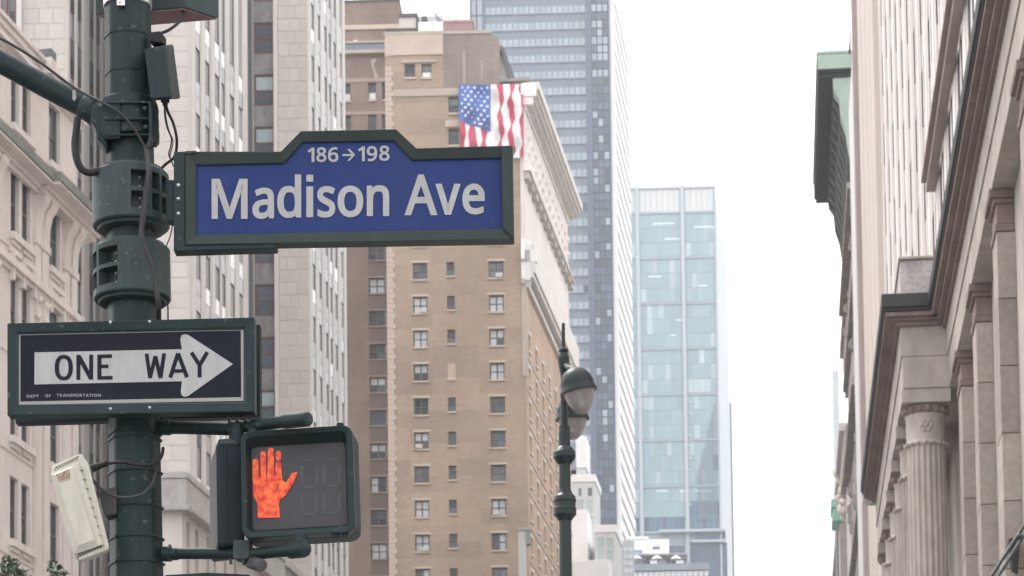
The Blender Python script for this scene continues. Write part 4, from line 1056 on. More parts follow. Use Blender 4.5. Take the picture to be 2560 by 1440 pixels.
# columns
def column(a, x, r, par):
    c = FR.pt(AL(a), 0, x); z1 = zA_
    bb = MB(); NF = 20; rings = []
    for h, s_ in ((2.0, 1.06), (8.0, 1.03), (z1 - 1.55, .92)):
        ring = []
        for i in range(NF):
            for ph, rr in ((0, 1.0), (.12, 1.0), (.3, .925), (.5, .90), (.7, .925), (.88, 1.0)):
                t = 2 * math.pi * (i + ph) / NF; ring.append(c + Vector((math.cos(t) * r * rr * s_, math.sin(t) * r * rr * s_, h)))
        rings.append(ring)
    k = len(rings[0])
    bb.add([q for g_ in rings for q in g_], [(i * k + j, i * k + (j + 1) % k, (i + 1) * k + (j + 1) % k, (i + 1) * k + j) for i in range(2) for j in range(k)])
    col_ = bb.build('column_shaft', BST, par)
    bb = MB(); bb.lathe(c, (0, 0, 1), [(r * .93, z1 - 1.545), (r * .98, z1 - 1.52), (r * 1.0, z1 - 1.46), (r * .94, z1 - 1.42), (r * .93, z1 - 1.38), (r * .95, z1 - .75), (r * 1.0, z1 - .66)], 40); bb.build('column_neck', BST, par)
    bb = MB()
    for i in range(18):
        t = 2 * math.pi * i / 18; bb.ball(c + Vector((math.cos(t) * r, math.sin(t) * r, z1 - 1.49)), .05, 6)
    tag(bb.build('bead_row', BST, par), kind='stuff')
    bb = MB()
    for i in range(16):
        t = 2 * math.pi * i / 16; d = Vector((math.cos(t), math.sin(t), 0)); bb.ball(c + d * r * 1.02 + Vector((0, 0, z1 - .54)), .085, 6, 1.2)
    tag(bb.build('egg_moulding', BBR, par), kind='stuff')
    bb = MB(); bb.lathe(c, (0, 0, 1), [(r * .98, z1 - .66), (r * 1.02, z1 - .55), (r * 1.1, z1 - .42)], 32); bb.build('echinus', BBR, par)
    bb = MB(); h_ = .69; fa_ = Face((c.x, c.y), ar); bb.box(fa_, -h_, h_, z1 - .40, z1 - .005, -h_, h_); bb.build('abacus', BST, par, .02)
    d = Vector((-.12, -1, 0)).normalized(); cc = c + d * r * .95 + Vector((0, 0, z1 - 1.02)); bb = MB()
    for i in range(6):
        t = i * math.pi / 3; e = Vector((math.cos(t), 0, math.sin(t))); bb.ball(cc + e * .13, .085, 7, .6, d)
    bb.ball(cc + d * .03, .07, 8, .8, d); bb.build('rosette', BST, par)
    bb = MB(); bb.lathe(c, (0, 0, 1), [(r * 1.4, .9), (r * 1.4, 1.25), (r * 1.3, 1.3), (r * 1.32, 1.6), (r * 1.12, 1.85), (r * 1.07, 2.0)], 32); bb.build('column_base', BST, par)
for a in (78.35, 82.3, 86.3, 90.3, 94.3, 98.0): column(a, 1.14, .585, BK)
run('stylobate', A1 - 1, A2 + 1, 0, .9, .001, 2.3, BST)
# roof pedestal over the portico
run('roof_pedestal', A1 + .6, A1 + 4.5, zC + .003, zC + 1.3, .2, 1.75, mat('mottled_pedestal', (.43, .40, .395), .85, .3, 1.2, 1, fine=.2))
run('pedestal_cap', A1 + .5, A1 + 4.6, zC + 1.303, zC + 1.38, .15, 1.8, BST)
# twin rods crossing the bottom corner
fpb = root('flag_pole', 'pair of dark parallel rods slanting up from the bottom right corner', 'flagpole', P(2530, 1400, 30))
for d in (0, 18):
    bb = MB(); bb.tube([P(2440 + d, 1500, 30), P(2588 + d * .8, 1270, 31)], .022, 8); bb.build('rod', BDK, fpb)
bb = MB(); bb.ball(P(2549, 1341, 30.4), .035, 10); bb.build('joint', BDK, fpb)
bb = MB(); bb.tube([P(2588, 1270, 31), FR.px(2800, 1100, .0)], .022, 8); bb.tube([P(2549, 1341, 30.6), FR.px(2750, 1300, .0)], .018, 8); bb.build('stay', BDK, fpb)

# ------------------------------------------------------------------ 8. pale office block above the bank, and beyond
UPS = mat('pale_pink_stone', (.75, .705, .68), .8, .07, .2, .3, fine=.05, spec=.2, grime=(.60, .54, .51))
UPD = mat('pinkish_spandrel', (.42, .37, .36), .7, .12, .5, 1)
XF = 6.15
FU = Face(st(60, XF), ar)
OB = root('office_block', 'pale pink stone office block with vertical window strips above the bank', 'building', (FU.p0.x, FU.p0.y, 0))
B0, B1, ZU = 74.0, 145.0, 92.0
bays_ = 14; bw = (B1 - B0) / bays_
floors = [27.0 + 3.75 * k for k in range(17)]
bb = MB(); wall(bb, FU, AL(B1), AL(B0), 0, ZU, [], .3, 1.5, -.075); bb.build('wall', UPD, OB)
bb = MB(); plan(bb, [tuple(FU.pt(x, 0, n).xy) for x, n in ((AL(B1), -2.1), (AL(B0), -2.1), (AL(B0), -30), (AL(B1), -30))], 0, ZU - .3); bb.build('building_core', UPS, OB)
for i in range(bays_ + 1):
    a = B0 + i * bw
    bb = MB(); bb.box(FU, AL(a + 1.15), AL(a - 1.15), 0, ZU, -.074, .0); bb.box(FU, AL(a + .6), AL(a - .6), 0, ZU, .002, .05); bb.build('pier', UPS, OB)
    if i < bays_:
        bb = MB(); bb.box(FU, AL(a + bw / 2 + .28), AL(a + bw / 2 - .28), 0, ZU, -.074, -.02); bb.build('mullion_pier', UPS, OB)
        for z in floors:
            for c in (a + 1.15 + .01, a + bw / 2 + .29):
                window(OB, FU, AL(c + bw / 2 - 1.15 - .3), AL(c), z, z + 2.1, -.03, [GL_MID if (i + int(z)) % 3 else GL_DARK], 1, 1, FR_DARK, .06)
# belt cornice across the block
zb2 = FU.Z(2290, 560, .5)
bb = MB(); bb.box(FU, AL(100), AL(B0 - 3), zb2 - .5, zb2 - .15, .06, .38); bb.box(FU, AL(100), AL(B0 - 3), zb2 - .147, zb2, .06, .55); bb.build('belt_course', mat('brown_belt_stone', (.36, .29, .27), .8, .15, .6, 1), OB)
zb3 = FU.Z(2175, 1190, 1.2)
bb = MB(); bb.box(FU, AL(144.5), AL(118), zb3 - .5, zb3, .06, 1.2); bb.build('ledge', mat('dark_ledge', (.17, .16, .16), .8, .15, .6, 1), OB)
# plain party wall block
PB = mat('beige_render', (.60, .535, .48), .85, .05, .08, .25, fine=.04, spec=.15)
FP = Face(st(60, 5.8), ar)
pw = root('plain_block', 'blank beige rendered block between the pale office block and the green cornice', 'building', (FP.p0.x, FP.p0.y, 0))
bb = MB(); wall(bb, FP, AL(170), AL(B1 + .3), 0, 96, [], .3, 25); bb.build('wall', PB, pw)
for a in (150, 156, 163):
    bb = MB(); bb.box(FP, AL(a + 1.2), AL(a), 0, 96, .002, .03); bb.build('wall_rib', mat('pale_beige_rib', (.63, .585, .53), .85, .05, .1, 1), pw)
bb = MB(); bb.box(FP, AL(171.2), AL(169.2), 0, 97, -.6, .3); bb.build('edge_strip', mat('mauve_edge', (.40, .33, .33), .8, .12, .4, 1), pw)
bb = MB(); bb.box(FP, AL(180), AL(171.3), 0, FP.Z(2130, 330), -.6, .3); bb.build('pale_strip', mat('white_strip', (.70, .70, .70), .7, .06, .2, 1), pw)
# building with the green copper cornice
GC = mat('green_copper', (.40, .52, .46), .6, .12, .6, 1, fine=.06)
GCD = mat('dark_copper', (.027, .043, .042), .7, .2, .5, 1, fine=.12)  # near-black copper for soffit, gutter and roof edge
OG = mat('grey_ornate_stone', (.33, .30, .285), .85, .25, .7, 1, fine=.2, spec=.15)
VPU = lambda v: 1961 - .0206 * (2892 - v)
FK = Face(st(200, 6.46), ar)
gc = root('copper_cornice_building', 'old stone building with overhanging green copper cornice against the sky', 'building', (FK.p0.x, FK.p0.y, 0))
zk = 1.7 + (2892 - 92) * 200 / F
KL = 27.0
bb = MB(); wall(bb, FK, -KL - 4, 0, 0, zk - 1.5, [], .3, 20); bb.build('wall', OG, gc)
nK = lambda u: 6.46 - (u - 1909) * 200 / F
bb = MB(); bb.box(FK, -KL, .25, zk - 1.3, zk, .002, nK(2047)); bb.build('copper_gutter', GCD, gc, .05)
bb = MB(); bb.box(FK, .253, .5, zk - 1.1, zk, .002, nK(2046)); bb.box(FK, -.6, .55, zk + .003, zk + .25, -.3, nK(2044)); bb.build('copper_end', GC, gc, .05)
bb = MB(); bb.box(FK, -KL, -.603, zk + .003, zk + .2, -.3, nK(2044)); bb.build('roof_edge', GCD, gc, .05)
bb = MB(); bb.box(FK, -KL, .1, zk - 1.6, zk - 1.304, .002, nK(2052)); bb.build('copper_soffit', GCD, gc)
pr0 = [(0, -1.61), (nK(2084), -1.61), (nK(2087), -2.6), (nK(2100), -3.2), (nK(2104), -4.6), (nK(2115), -5.6), (nK(2122), -7.2), (0, -7.2)]
pr = [(0, -1.61), (nK(2062), -1.61), (nK(2066), -2.4), (nK(2084), -2.6), (nK(2093), -4.2), (nK(2110), -5.4), (nK(2122), -7.2), (0, -7.2)]
for i in range(12):
    s_ = -i * KL / 12
    pr = pr0
    k = len(pr); th = .9 if i else 1.2
    L_ = [FK.pt(s_, zk + z, n + .002) for n, z in pr]; R2 = [FK.pt(s_ - th, zk + z, n + .002) for n, z in pr]
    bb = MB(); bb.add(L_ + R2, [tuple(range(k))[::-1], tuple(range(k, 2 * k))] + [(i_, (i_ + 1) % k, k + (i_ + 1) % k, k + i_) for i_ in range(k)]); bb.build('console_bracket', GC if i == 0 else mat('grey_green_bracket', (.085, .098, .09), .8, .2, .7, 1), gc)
rn = random.Random(2)
for i in range(60):
    s_ = -rn.uniform(0, KL + 3); z = zk - 7.5 - rn.uniform(0, 1) * 26; e = rn.uniform(.25, .6)
    bb = MB(); bb.hexa([FK.pt(s_ - e, z - e, .002), FK.pt(s_ + e, z - e, .002), FK.pt(s_ + e, z + e, .002), FK.pt(s_ - e, z + e, .002)], [FK.pt(s_ - e * .5, z - e * .4, e * .7), FK.pt(s_ + e * .5, z - e * .6, e * .7), FK.pt(s_ + e * .4, z + e * .5, e * .7), FK.pt(s_ - e * .5, z + e * .4, e * .7)]); bb.build('carved_stone', OG, gc)
for z, n in ((zk - 9.5, .6), (zk - 16, .4), (zk - 24, .6), (zk - 33, .4)):
    bb = MB(); bb.box(FK, -KL - 4, .2, z - .5, z, .002, n); bb.build('belt_course', OG, gc, .04)
bb = MB(); bb.tube([FK.px(2124, 132, 0.3), FK.px(2125, 104, .3), FK.px(2126, 74, .3)], [.1, .06, .03], 6); tag(bb.build('aerial', FR_DARK), 'thin aerial rod above the green copper cornice', 'aerial')
# further ornate fronts going down the avenue
def front(nm, label, a0, a1, X_, zt, prof, m, cat='building'):
    f = Face(st(a0, X_), ar); r = root(nm, label, cat, (f.p0.x, f.p0.y, 0)); L_ = a1 - a0
    bb = MB(); wall(bb, f, -L_, 0, 0, zt, [], .3, 18); bb.build('wall', m, r)
    for z0, z1, n, mm in prof:
        bb = MB(); bb.box(f, -L_, .2, z0, z1, .002, n); bb.build('cornice', mm, r, .04)
    return r, f
ZV = lambda u, v, a: 1.7 + (2892 - v) * a / F
XV = lambda u, a, v=1000: (u - VPU(v)) * a / F
r, f = front('carved_building', 'grey ornate front with iron roof railing below the copper cornice', 288, 305, XV(2128, 288, 760), ZV(0, 760, 288), [(ZV(0, 762, 288), ZV(0, 735, 288), XV(2128, 288, 760) - XV(2105, 288, 760), OG), (ZV(0, 800, 288), ZV(0, 765, 288), .6, OG)], OG)
for i in range(5):
    bb = MB(); bb.tube([f.pt(.1 - i * 2.0, ZV(0, 735, 288), .85), f.pt(.1 - i * 2.0, ZV(0, 702, 288), .85)], .06, 6); bb.build('railing_post', FR_DARK, r)
bb = MB(); bb.tube([f.pt(.1, ZV(0, 704, 288), .85), f.pt(-8, ZV(0, 704, 288), .85)], .06, 6); bb.build('railing_bar', FR_DARK, r)
for i in range(8):
    bb = MB(); z = ZV(0, 790 + i * 32, 288); e = .3 + .12 * (i % 3)
    bb.box(f, -3, .1 + .02 * i, z - e, z + e * .6, .002, .35 + .25 * (i * 7 % 3)); bb.build('carved_stone', OG, r, .1)
r, f = front('carved_building', 'grey front with flat ledge lower down the right side of the avenue', 330, 352, XV(2122, 330, 1080), ZV(0, 1046, 330), [(ZV(0, 1066, 330), ZV(0, 1045, 330), XV(2122, 330, 1080) - XV(2095, 330, 1080), mat('pale_ledge_stone', (.50, .48, .47), .8, .1, .5, 1)), (ZV(0, 1120, 330), ZV(0, 1068, 330), .7, OG)], mat('grey_front_stone', (.36, .34, .33), .8, .15, .5, 1))
CRN = mat('cream_carved_stone', (.50, .43, .37), .85, .2, .9, 1, fine=.15)
r, f = front('carved_building', 'cream carved front with bulging brackets near the foot of the sky gap', 365, 380, XV(2116, 365, 1150), ZV(0, 1135, 365), [(ZV(0, 1150, 365), ZV(0, 1133, 365), 1.3, CRN)], CRN)
for i in range(9):
    z = ZV(0, 1150 + i * 16, 365); e = .45 + .25 * (i * 5 % 3)
    bb = MB(); bb.ball(f.pt(-.5 - (i % 3) * .8, z, .35 + .2 * (i * 7 % 4)), e, 8); bb.build('carved_boss', CRN, r)
DKF = mat('dark_grey_front', (.17, .165, .165), .8, .2, .6, 1)
r, f = front('dark_building', 'dark grey bay projecting furthest left below the ornate cream front', 385, 392, XV(2086, 385, 1200), ZV(0, 1192, 385), [], DKF)
r, f = front('bay_building', 'bay with bright green copper roof low on the right skyline', 372, 380, XV(2096, 372, 1270), ZV(0, 1300, 372), [], OG)
for v0, v1, u in ((1240, 1262, 2070), (1263, 1276, 2076), (1277, 1296, 2072)):
    bb = MB(); bb.box(f, -6, .3 if v0 != 1263 else .0, ZV(0, v1, 372), ZV(0, v0, 372), -.9, XV(2096, 372, 1270) - XV(u, 372)); bb.build('copper_roof', mat('bright_copper_green', (.24, .50, .40), .6, .12, .8, 1), r, .08)
r, f = front('carved_building', 'dull stone front with uneven ledges at the foot of the right skyline', 400, 430, XV(2104, 400, 1340), ZV(0, 1305, 400), [(ZV(0, 1345, 400), ZV(0, 1318, 400), 1.0, OG), (ZV(0, 1400, 400), ZV(0, 1370, 400), .6, CRN)], OG)
# pale far tower in the gap
p = P(2087, 1000, 900)
ft = root('slab_tower', 'faint pale grey tower far away beside the right hand fronts', 'tower', (p.x, p.y, 0)); fk2 = Face(p, -2)
bb = MB(); bb.box(fk2, fk2.S(2083, 1000), fk2.S(2098, 1000), 0, fk2.Z(2087, 925), -10, 0); bb.build('wall', mat('pale_far_tower', (.50, .54, .58), .6, .12, .1, 1), ft)

# ------------------------------------------------------------------ paints and stones
GREEN = mat('green_paint', (0.0105, 0.0245, 0.0265), 0.46, 0.24, 9, 0.5, spec=0.22, bump=0.12, fine=0.12, chips=(.10, .115, .11), grime=(.018, .031, .032))
GREEN2 = mat('weathered_green_paint', (0.030, 0.047, 0.050), 0.5, 0.25, 12, 0.35, spec=0.25, bump=0.15, fine=0.15, chips=(.12, .13, .125), grime=(.05, .066, .066))
DARKGREEN = mat('dark_green_paint', (0.0095, 0.018, 0.022), 0.5, 0.2, 10, 1, spec=0.2, fine=0.1)
BLACKRUB = mat('black_rubber', (0.012, 0.011, 0.012), 0.6, 0.25, 30, 1)
GREYRUB = mat('grey_rubber', (0.026, 0.028, 0.033), 0.55, 0.25, 30, 1)
STEEL = mat('bare_steel', (0.55, 0.55, 0.54), 0.32, 0.25, 25, 1, metal=0.9, bump=0.1)
BOLT = mat('zinc_bolt', (0.42, 0.44, 0.45), 0.35, 0.2, 40, 1, metal=0.8)
BLUE = mat('blue_sheeting', (0.019, 0.037, 0.140), 0.55, 0.10, 4, .5, spec=0.15, fine=0.05, grime=(.030, .045, .135))  # stretched noise in the blue imitates uneven sheen, grime streaks on top
LETTER = mat('white_sheeting', (0.365, 0.365, 0.37), 0.6, 0.06, 7, .4, spec=0.2, fine=0.05, grime=(.30, .30, .305))
ARROW = mat('white_arrow_sheeting', (0.375, 0.375, 0.38), 0.6, 0.06, 7, .4, spec=0.2, fine=0.05, grime=(.27, .27, .27))
NAVY = mat('black_sheeting', (0.0075, 0.0095, 0.018), 0.55, 0.1, 4, 1, spec=0.15, fine=0.05)

G = {'M':[[330,0,142,502,139,502,142,461,144,407,144,347,144,0,78,0,78,573,184,573,361,103,364,103,544,573,650,573,650,0,578,0,578,352,579,408,581,460,584,501,581,501,390,0]],'a':[[231,437,268,435,299,428,326,418,347,403,364,383,376,358,383,328,385,293,385,0,334,0,320,61,317,61,307,50,298,40,288,30,279,22,268,15,258,9,246,3,234,-1,220,-4,206,-6,190,-8,172,-8,154,-7,136,-5,119,0,103,6,88,13,75,23,64,34,55,48,47,63,41,80,38,99,37,119,40,150,50,176,65,199,87,219,116,234,152,245,194,253,243,257,316,259,316,285,315,309,310,330,303,347,293,359,280,368,265,375,247,379,227,380,210,379,194,378,178,374,163,370,106,347,84,400,99,408,115,414,132,421,151,426,170,431,190,434,210,436],[252,208,215,205,184,200,159,192,141,182,127,170,118,155,112,138,110,119,111,102,115,87,122,75,132,66,144,58,157,53,172,50,188,49,215,51,238,56,260,66,279,79,295,96,306,117,313,142,315,172,315,210]],'d':[[221,-8,182,-5,148,6,118,23,92,48,71,79,56,117,47,162,44,214,47,266,56,311,71,350,93,381,119,406,149,424,183,434,221,438,238,437,253,436,267,433,280,429,292,425,303,420,314,413,323,407,354,374,359,374,356,405,354,438,354,609,425,609,425,0,368,0,358,58,354,58,323,24,314,17,303,11,292,6,279,1,266,-3,252,-6,237,-7],[232,51,263,53,290,60,311,71,328,88,340,109,348,135,354,165,355,200,355,213,354,251,349,284,340,313,329,336,313,355,291,369,264,377,231,379,204,376,181,368,162,354,146,334,133,309,124,281,119,249,117,213,119,176,124,144,133,116,146,93,162,74,181,61,205,53]],'i':[[139,430,139,0,68,0,68,430],[104,591,112,590,119,588,126,585,133,580,138,574,142,566,144,557,145,546,144,536,142,526,138,519,133,512,126,508,119,504,112,502,104,501,96,502,88,504,81,508,75,512,69,519,66,526,63,536,63,546,63,557,66,566,69,574,75,580,81,585,88,588,96,590]],'s':[[348,119,347,99,343,80,336,64,327,49,316,36,302,24,286,14,268,6,248,0,226,-4,202,-7,176,-8,155,-8,135,-6,116,-4,99,-1,83,3,68,8,55,13,42,19,42,83,55,77,70,71,86,65,104,60,122,55,141,52,159,50,178,49,203,50,224,53,242,59,256,66,266,76,274,86,278,99,280,112,271,141,266,148,259,154,250,160,239,167,227,173,212,180,194,188,174,196,154,204,135,212,118,220,103,228,89,236,76,245,66,255,57,266,50,278,45,292,42,307,41,324,44,350,52,372,66,392,85,408,109,421,137,430,168,436,202,438,221,437,240,436,258,434,275,430,292,426,308,421,324,415,339,409,315,353,258,372,243,376,228,378,213,380,197,380,177,379,159,377,144,372,131,366,121,358,114,350,110,339,108,328,109,319,111,312,114,304,119,298,125,292,133,286,142,280,154,274,219,246,239,239,257,231,274,223,289,215,302,206,314,197,324,187,333,176,339,164,344,150,347,135]],'o':[[442,216,441,190,438,165,434,142,428,121,420,101,411,82,400,66,388,51,374,37,359,25,342,15,324,7,305,0,285,-4,264,-7,241,-8,221,-7,200,-4,181,0,163,7,145,15,129,25,114,37,100,51,88,66,77,82,67,101,59,121,52,142,48,165,45,190,44,216,46,250,50,282,58,310,68,336,81,360,97,380,116,397,137,412,161,423,186,431,214,436,244,438,272,436,299,431,324,423,347,412,368,397,387,380,403,360,417,336,428,310,436,282,440,250],[117,216,118,191,120,169,125,147,130,128,138,110,147,95,159,82,172,71,187,62,203,56,222,52,243,51,264,52,282,56,299,62,314,71,327,82,339,95,348,110,356,128,361,147,366,169,368,191,369,216,368,240,365,263,361,284,355,303,348,320,338,335,327,348,314,359,299,367,282,374,263,377,242,379,212,376,185,368,164,354,147,335,134,311,124,284,119,252]],'n':[[275,438,311,436,343,429,369,417,391,401,409,379,421,352,428,319,431,280,431,0,361,0,361,275,359,299,355,321,348,338,338,353,324,364,308,372,288,377,265,379,232,376,204,368,182,356,166,338,154,316,146,289,140,258,139,223,139,0,68,0,68,430,125,430,136,371,140,371,147,382,156,392,165,401,175,409,186,416,198,422,210,427,222,431,235,434,248,436,262,437]],'A':[[437,0,368,177,141,177,73,0,0,0,224,575,289,575,512,0],[282,415,274,438,263,473,255,500,247,468,238,438,230,415,165,241,346,241]],'v':[[163,0,0,430,75,430,167,176,180,137,193,96,201,63,204,63,214,96,227,138,241,176,332,430,407,430,244,0]],'e':[[234,438,261,436,286,432,308,424,329,414,348,401,364,385,378,367,390,346,399,323,406,299,410,272,411,244,411,201,117,201,120,167,127,137,139,111,154,90,174,74,197,62,224,55,254,52,274,53,293,54,310,56,327,60,343,64,359,69,375,75,392,82,392,20,376,13,359,8,343,3,327,-1,310,-4,292,-6,272,-8,251,-8,221,-6,194,-2,167,6,143,17,121,31,101,48,85,68,70,91,59,117,51,146,46,177,44,212,46,246,50,277,57,306,68,333,81,357,96,378,114,395,134,411,157,423,181,431,207,436],[233,380,209,378,188,372,170,362,154,348,140,330,130,309,123,285,119,257,338,257,337,275,335,292,331,307,326,322,320,334,312,346,303,356,292,364,280,371,266,376,251,379]],'1':[[285,0,216,0,216,400,216,439,217,470,219,499,196,477,169,455,108,405,71,452,226,573,285,573]],'8':[[229,581,253,580,276,577,298,572,318,565,336,556,352,546,366,533,378,519,388,503,395,485,399,465,400,443,399,427,396,411,392,397,385,383,377,371,368,359,357,348,346,338,333,328,320,319,306,311,291,303,308,294,325,285,340,275,355,265,369,254,381,242,392,229,401,216,409,201,414,185,418,167,419,148,417,125,413,104,406,84,395,65,383,49,367,34,350,22,330,11,308,3,284,-3,258,-7,231,-8,201,-7,174,-3,149,2,126,10,106,21,89,33,74,47,61,63,52,81,45,101,41,122,39,146,40,165,43,183,49,199,56,214,65,228,75,241,86,253,99,264,113,274,128,283,143,291,158,299,144,307,131,316,119,326,107,336,96,346,87,358,78,370,71,383,65,396,61,411,59,427,58,444,59,465,63,485,70,503,80,518,92,533,107,545,123,556,141,565,161,572,182,577,205,580],[108,145,110,125,116,107,125,90,138,76,155,64,176,55,200,50,229,48,257,50,281,55,302,64,319,76,332,91,342,108,348,127,350,148,349,161,346,174,341,186,335,197,327,207,317,217,306,226,293,235,279,243,264,251,247,258,229,265,217,270,200,262,184,254,170,246,157,237,146,228,136,219,128,208,121,197,115,186,111,173,109,160],[228,524,207,522,188,518,170,512,155,502,143,491,134,476,128,460,127,441,128,427,130,414,135,402,141,391,148,382,157,373,167,365,179,357,232,330,282,357,292,364,302,373,310,382,317,392,323,402,327,414,330,427,330,441,329,460,323,476,315,491,302,502,287,512,270,518,250,522]],'6':[[44,245,45,269,46,294,48,318,51,342,55,366,60,389,67,412,75,433,84,454,95,474,107,492,121,510,137,525,155,539,174,551,196,562,220,570,246,576,275,579,306,581,344,579,377,573,377,513,344,520,308,523,281,522,257,518,235,512,216,504,198,494,183,483,169,469,158,454,148,437,139,419,132,400,127,380,122,359,119,337,116,314,115,291,119,291,126,300,133,309,141,318,150,326,160,333,170,339,182,345,194,350,208,353,223,356,238,358,255,358,279,357,302,353,323,347,342,338,360,327,375,313,389,297,400,279,409,258,416,236,420,211,421,184,420,156,415,129,408,104,399,82,386,61,372,44,355,28,336,15,314,5,291,-2,266,-7,239,-8,219,-7,199,-4,181,1,163,7,146,16,130,26,115,39,101,54,88,70,77,89,67,110,59,133,52,158,48,185,45,214],[238,51,262,53,284,59,303,70,320,84,334,102,343,125,349,153,351,184,350,210,344,233,336,254,324,271,308,285,289,295,267,301,241,303,222,302,205,299,189,294,175,287,162,279,150,270,140,259,131,248,124,236,119,223,116,211,115,198,116,185,117,172,120,159,123,146,127,133,133,121,139,110,146,99,155,88,164,79,174,71,185,64,197,59,210,55,223,52]],'9':[[417,328,417,304,415,279,413,255,410,231,406,207,401,183,394,161,387,139,377,118,366,99,354,80,340,63,324,47,306,33,286,21,265,11,241,3,214,-3,185,-7,154,-8,117,-6,82,0,82,60,115,53,152,50,179,51,204,54,226,60,245,68,262,78,278,90,291,103,303,118,313,135,322,153,329,172,334,192,339,213,342,235,344,258,346,281,341,281,334,272,327,263,319,255,310,247,301,240,290,233,278,228,266,223,252,219,237,216,222,215,204,214,181,215,158,219,138,226,118,235,101,246,85,260,72,275,61,294,52,314,45,336,41,361,40,387,42,416,46,443,53,468,63,491,76,511,90,529,107,544,127,557,148,568,171,575,196,579,223,581,243,580,262,577,281,572,299,565,316,556,332,545,347,533,361,518,373,501,384,483,394,462,402,439,409,415,413,388,416,359],[223,521,199,519,178,513,159,503,142,488,128,470,118,447,112,420,110,388,112,362,117,339,125,318,137,301,152,287,171,277,193,271,220,269,238,270,256,273,272,278,286,285,300,293,311,303,321,313,330,325,337,337,342,349,345,362,346,374,345,387,344,400,341,413,338,426,334,439,328,451,322,463,315,474,307,484,298,493,288,501,277,508,265,514,252,518,238,520]],'N':[[532,0,447,0,141,476,138,476,141,432,143,378,144,320,144,0,78,0,78,573,161,573,467,99,470,99,468,137,466,193,464,249,464,573,532,573]],'E':[[398,0,78,0,78,573,398,573,398,509,150,509,150,330,383,330,383,268,150,268,150,63,398,63]],'W':[[735,573,583,0,510,0,399,375,389,410,380,443,373,471,370,488,367,471,361,443,352,409,342,373,234,0,161,0,10,573,85,573,174,223,183,186,190,151,196,118,201,87,206,119,213,154,222,191,232,227,333,573,407,573,512,225,523,187,532,151,538,117,544,87,550,129,560,175,572,224,660,573]],'Y':[[227,291,376,573,454,573,263,222,263,0,191,0,191,219,0,573,79,573]],'O':[[577,287,576,255,573,224,568,194,561,166,551,140,540,116,526,94,510,73,493,54,473,38,451,24,428,13,402,4,375,-3,345,-7,314,-8,281,-7,251,-3,222,4,196,13,173,25,151,39,131,55,114,73,98,94,85,116,74,141,65,167,58,195,53,224,50,255,49,288,51,331,56,370,65,408,78,442,94,473,114,500,138,524,166,545,197,561,232,572,271,579,314,581,356,579,393,572,428,561,459,545,486,525,510,501,530,473,547,442,560,408,570,370,576,330],[125,287,126,252,130,220,136,190,145,163,157,138,171,117,188,98,207,83,230,70,255,62,283,56,314,55,345,56,373,62,398,70,420,83,439,98,456,117,470,138,481,163,490,190,496,220,500,252,501,287,498,338,490,384,476,423,456,457,431,484,398,503,360,514,314,518,283,516,255,511,230,502,207,490,188,475,171,457,157,435,145,411,136,384,130,354,126,322]]}
def glyph(mb, fc, ch, x0, y0, x1, y1, t, n, quad=None):
    """letter ch filling the pixel box, its outline fattened by t pixels each way"""
    polys = [[(p[i], p[i + 1]) for i in range(0, len(p), 2)] for p in G[ch]]
    xs = [p[0] for q in polys for p in q]; ys = [p[1] for q in polys for p in q]
    ax, bx, ay, by = min(xs), max(xs), min(ys), max(ys)
    fx = lambda x: x0 + t + (x - ax) / (bx - ax) * (x1 - x0 - 2 * t)
    fy = lambda y: y1 - t - (y - ay) / (by - ay) * (y1 - y0 - 2 * t)
    polys = [[(fx(x), fy(y)) for x, y in q] for q in polys]
    cv = bmesh.new()
    from mathutils.geometry import tessellate_polygon
    flat = [p for q in polys for p in q]
    tris = tessellate_polygon([[Vector((x, y, 0)) for x, y in q] for q in polys])
    mb.add([fc.px(x, y, n) for x, y in flat], [t3 for t3 in tris])
    cv.free()
    for q in polys:
        k = len(q); L, R = [], []
        for i in range(k):
            a, b, c = Vector(q[i - 1]), Vector(q[i]), Vector(q[(i + 1) % k])
            d1, d2 = (b - a).normalized(), (c - b).normalized()
            m = Vector((-(d1 + d2).y, (d1 + d2).x))
            m = Vector((-d1.y, d1.x)) if m.length < 0.2 else m.normalized()
            mit = min(1.5, 1 / max(0.2, m.dot(Vector((-d1.y, d1.x)))))
            L.append(b + m * t * mit); R.append(b - m * t * mit)
        mb.add([fc.px(p.x, p.y, n + 0.0004) for p in L + R], [(i, (i + 1) % k, k + (i + 1) % k, k + i) for i in range(k)])

def dome(mb, fc, u, v, r, n, flat=0.6):          # a bolt head
    mb.ball(fc.px(u, v, n), r, 10, flat, fc.n)

# ------------------------------------------------------------------ traffic pole
YP = 11.2
MPP = (P(331, 700, YP) - P(330, 700, YP)).length         # metres per photograph pixel at the pole
UC = lambda v: 320 + (v - 60) * 0.016
RP = lambda v: 57 + (v - 60) * 0.0066                    # shaft radius in pixels
PA, PB = P(UC(1440), 1440, YP), P(UC(60), 60, YP)
PAX = (PB - PA).normalized()
foot = PA - PAX * (PA.z / PAX.z)
def pz(v): return P(UC(v), v, YP)
pole = root('traffic_signal_pole', 'tall dark green octagonal traffic pole with mast arm, carrying the street signs', 'traffic pole', foot)
def oct_at(p, r): return p
b = MB()
top = P(UC(-140), -140, YP)
r0, r1 = RP(1440) * MPP * 1.08, RP(-140) * MPP * 1.05
hgt = (top - foot).length
b.lathe(foot, PAX, [(r0 * 1.12, 0.14), (r0 * 1.1, 0.6), (r1, hgt)], 8, False, math.radians(5))
b.build('shaft', GREEN, pole, 0.012)
b = MB(); b.lathe(foot, PAX, [(0.30, 0.13), (0.30, 0.20), (0.21, 0.35), (0.2, 0.8), (0.15, 0.95)], 24); b.build('base_casting', GREEN, pole)
b = MB()
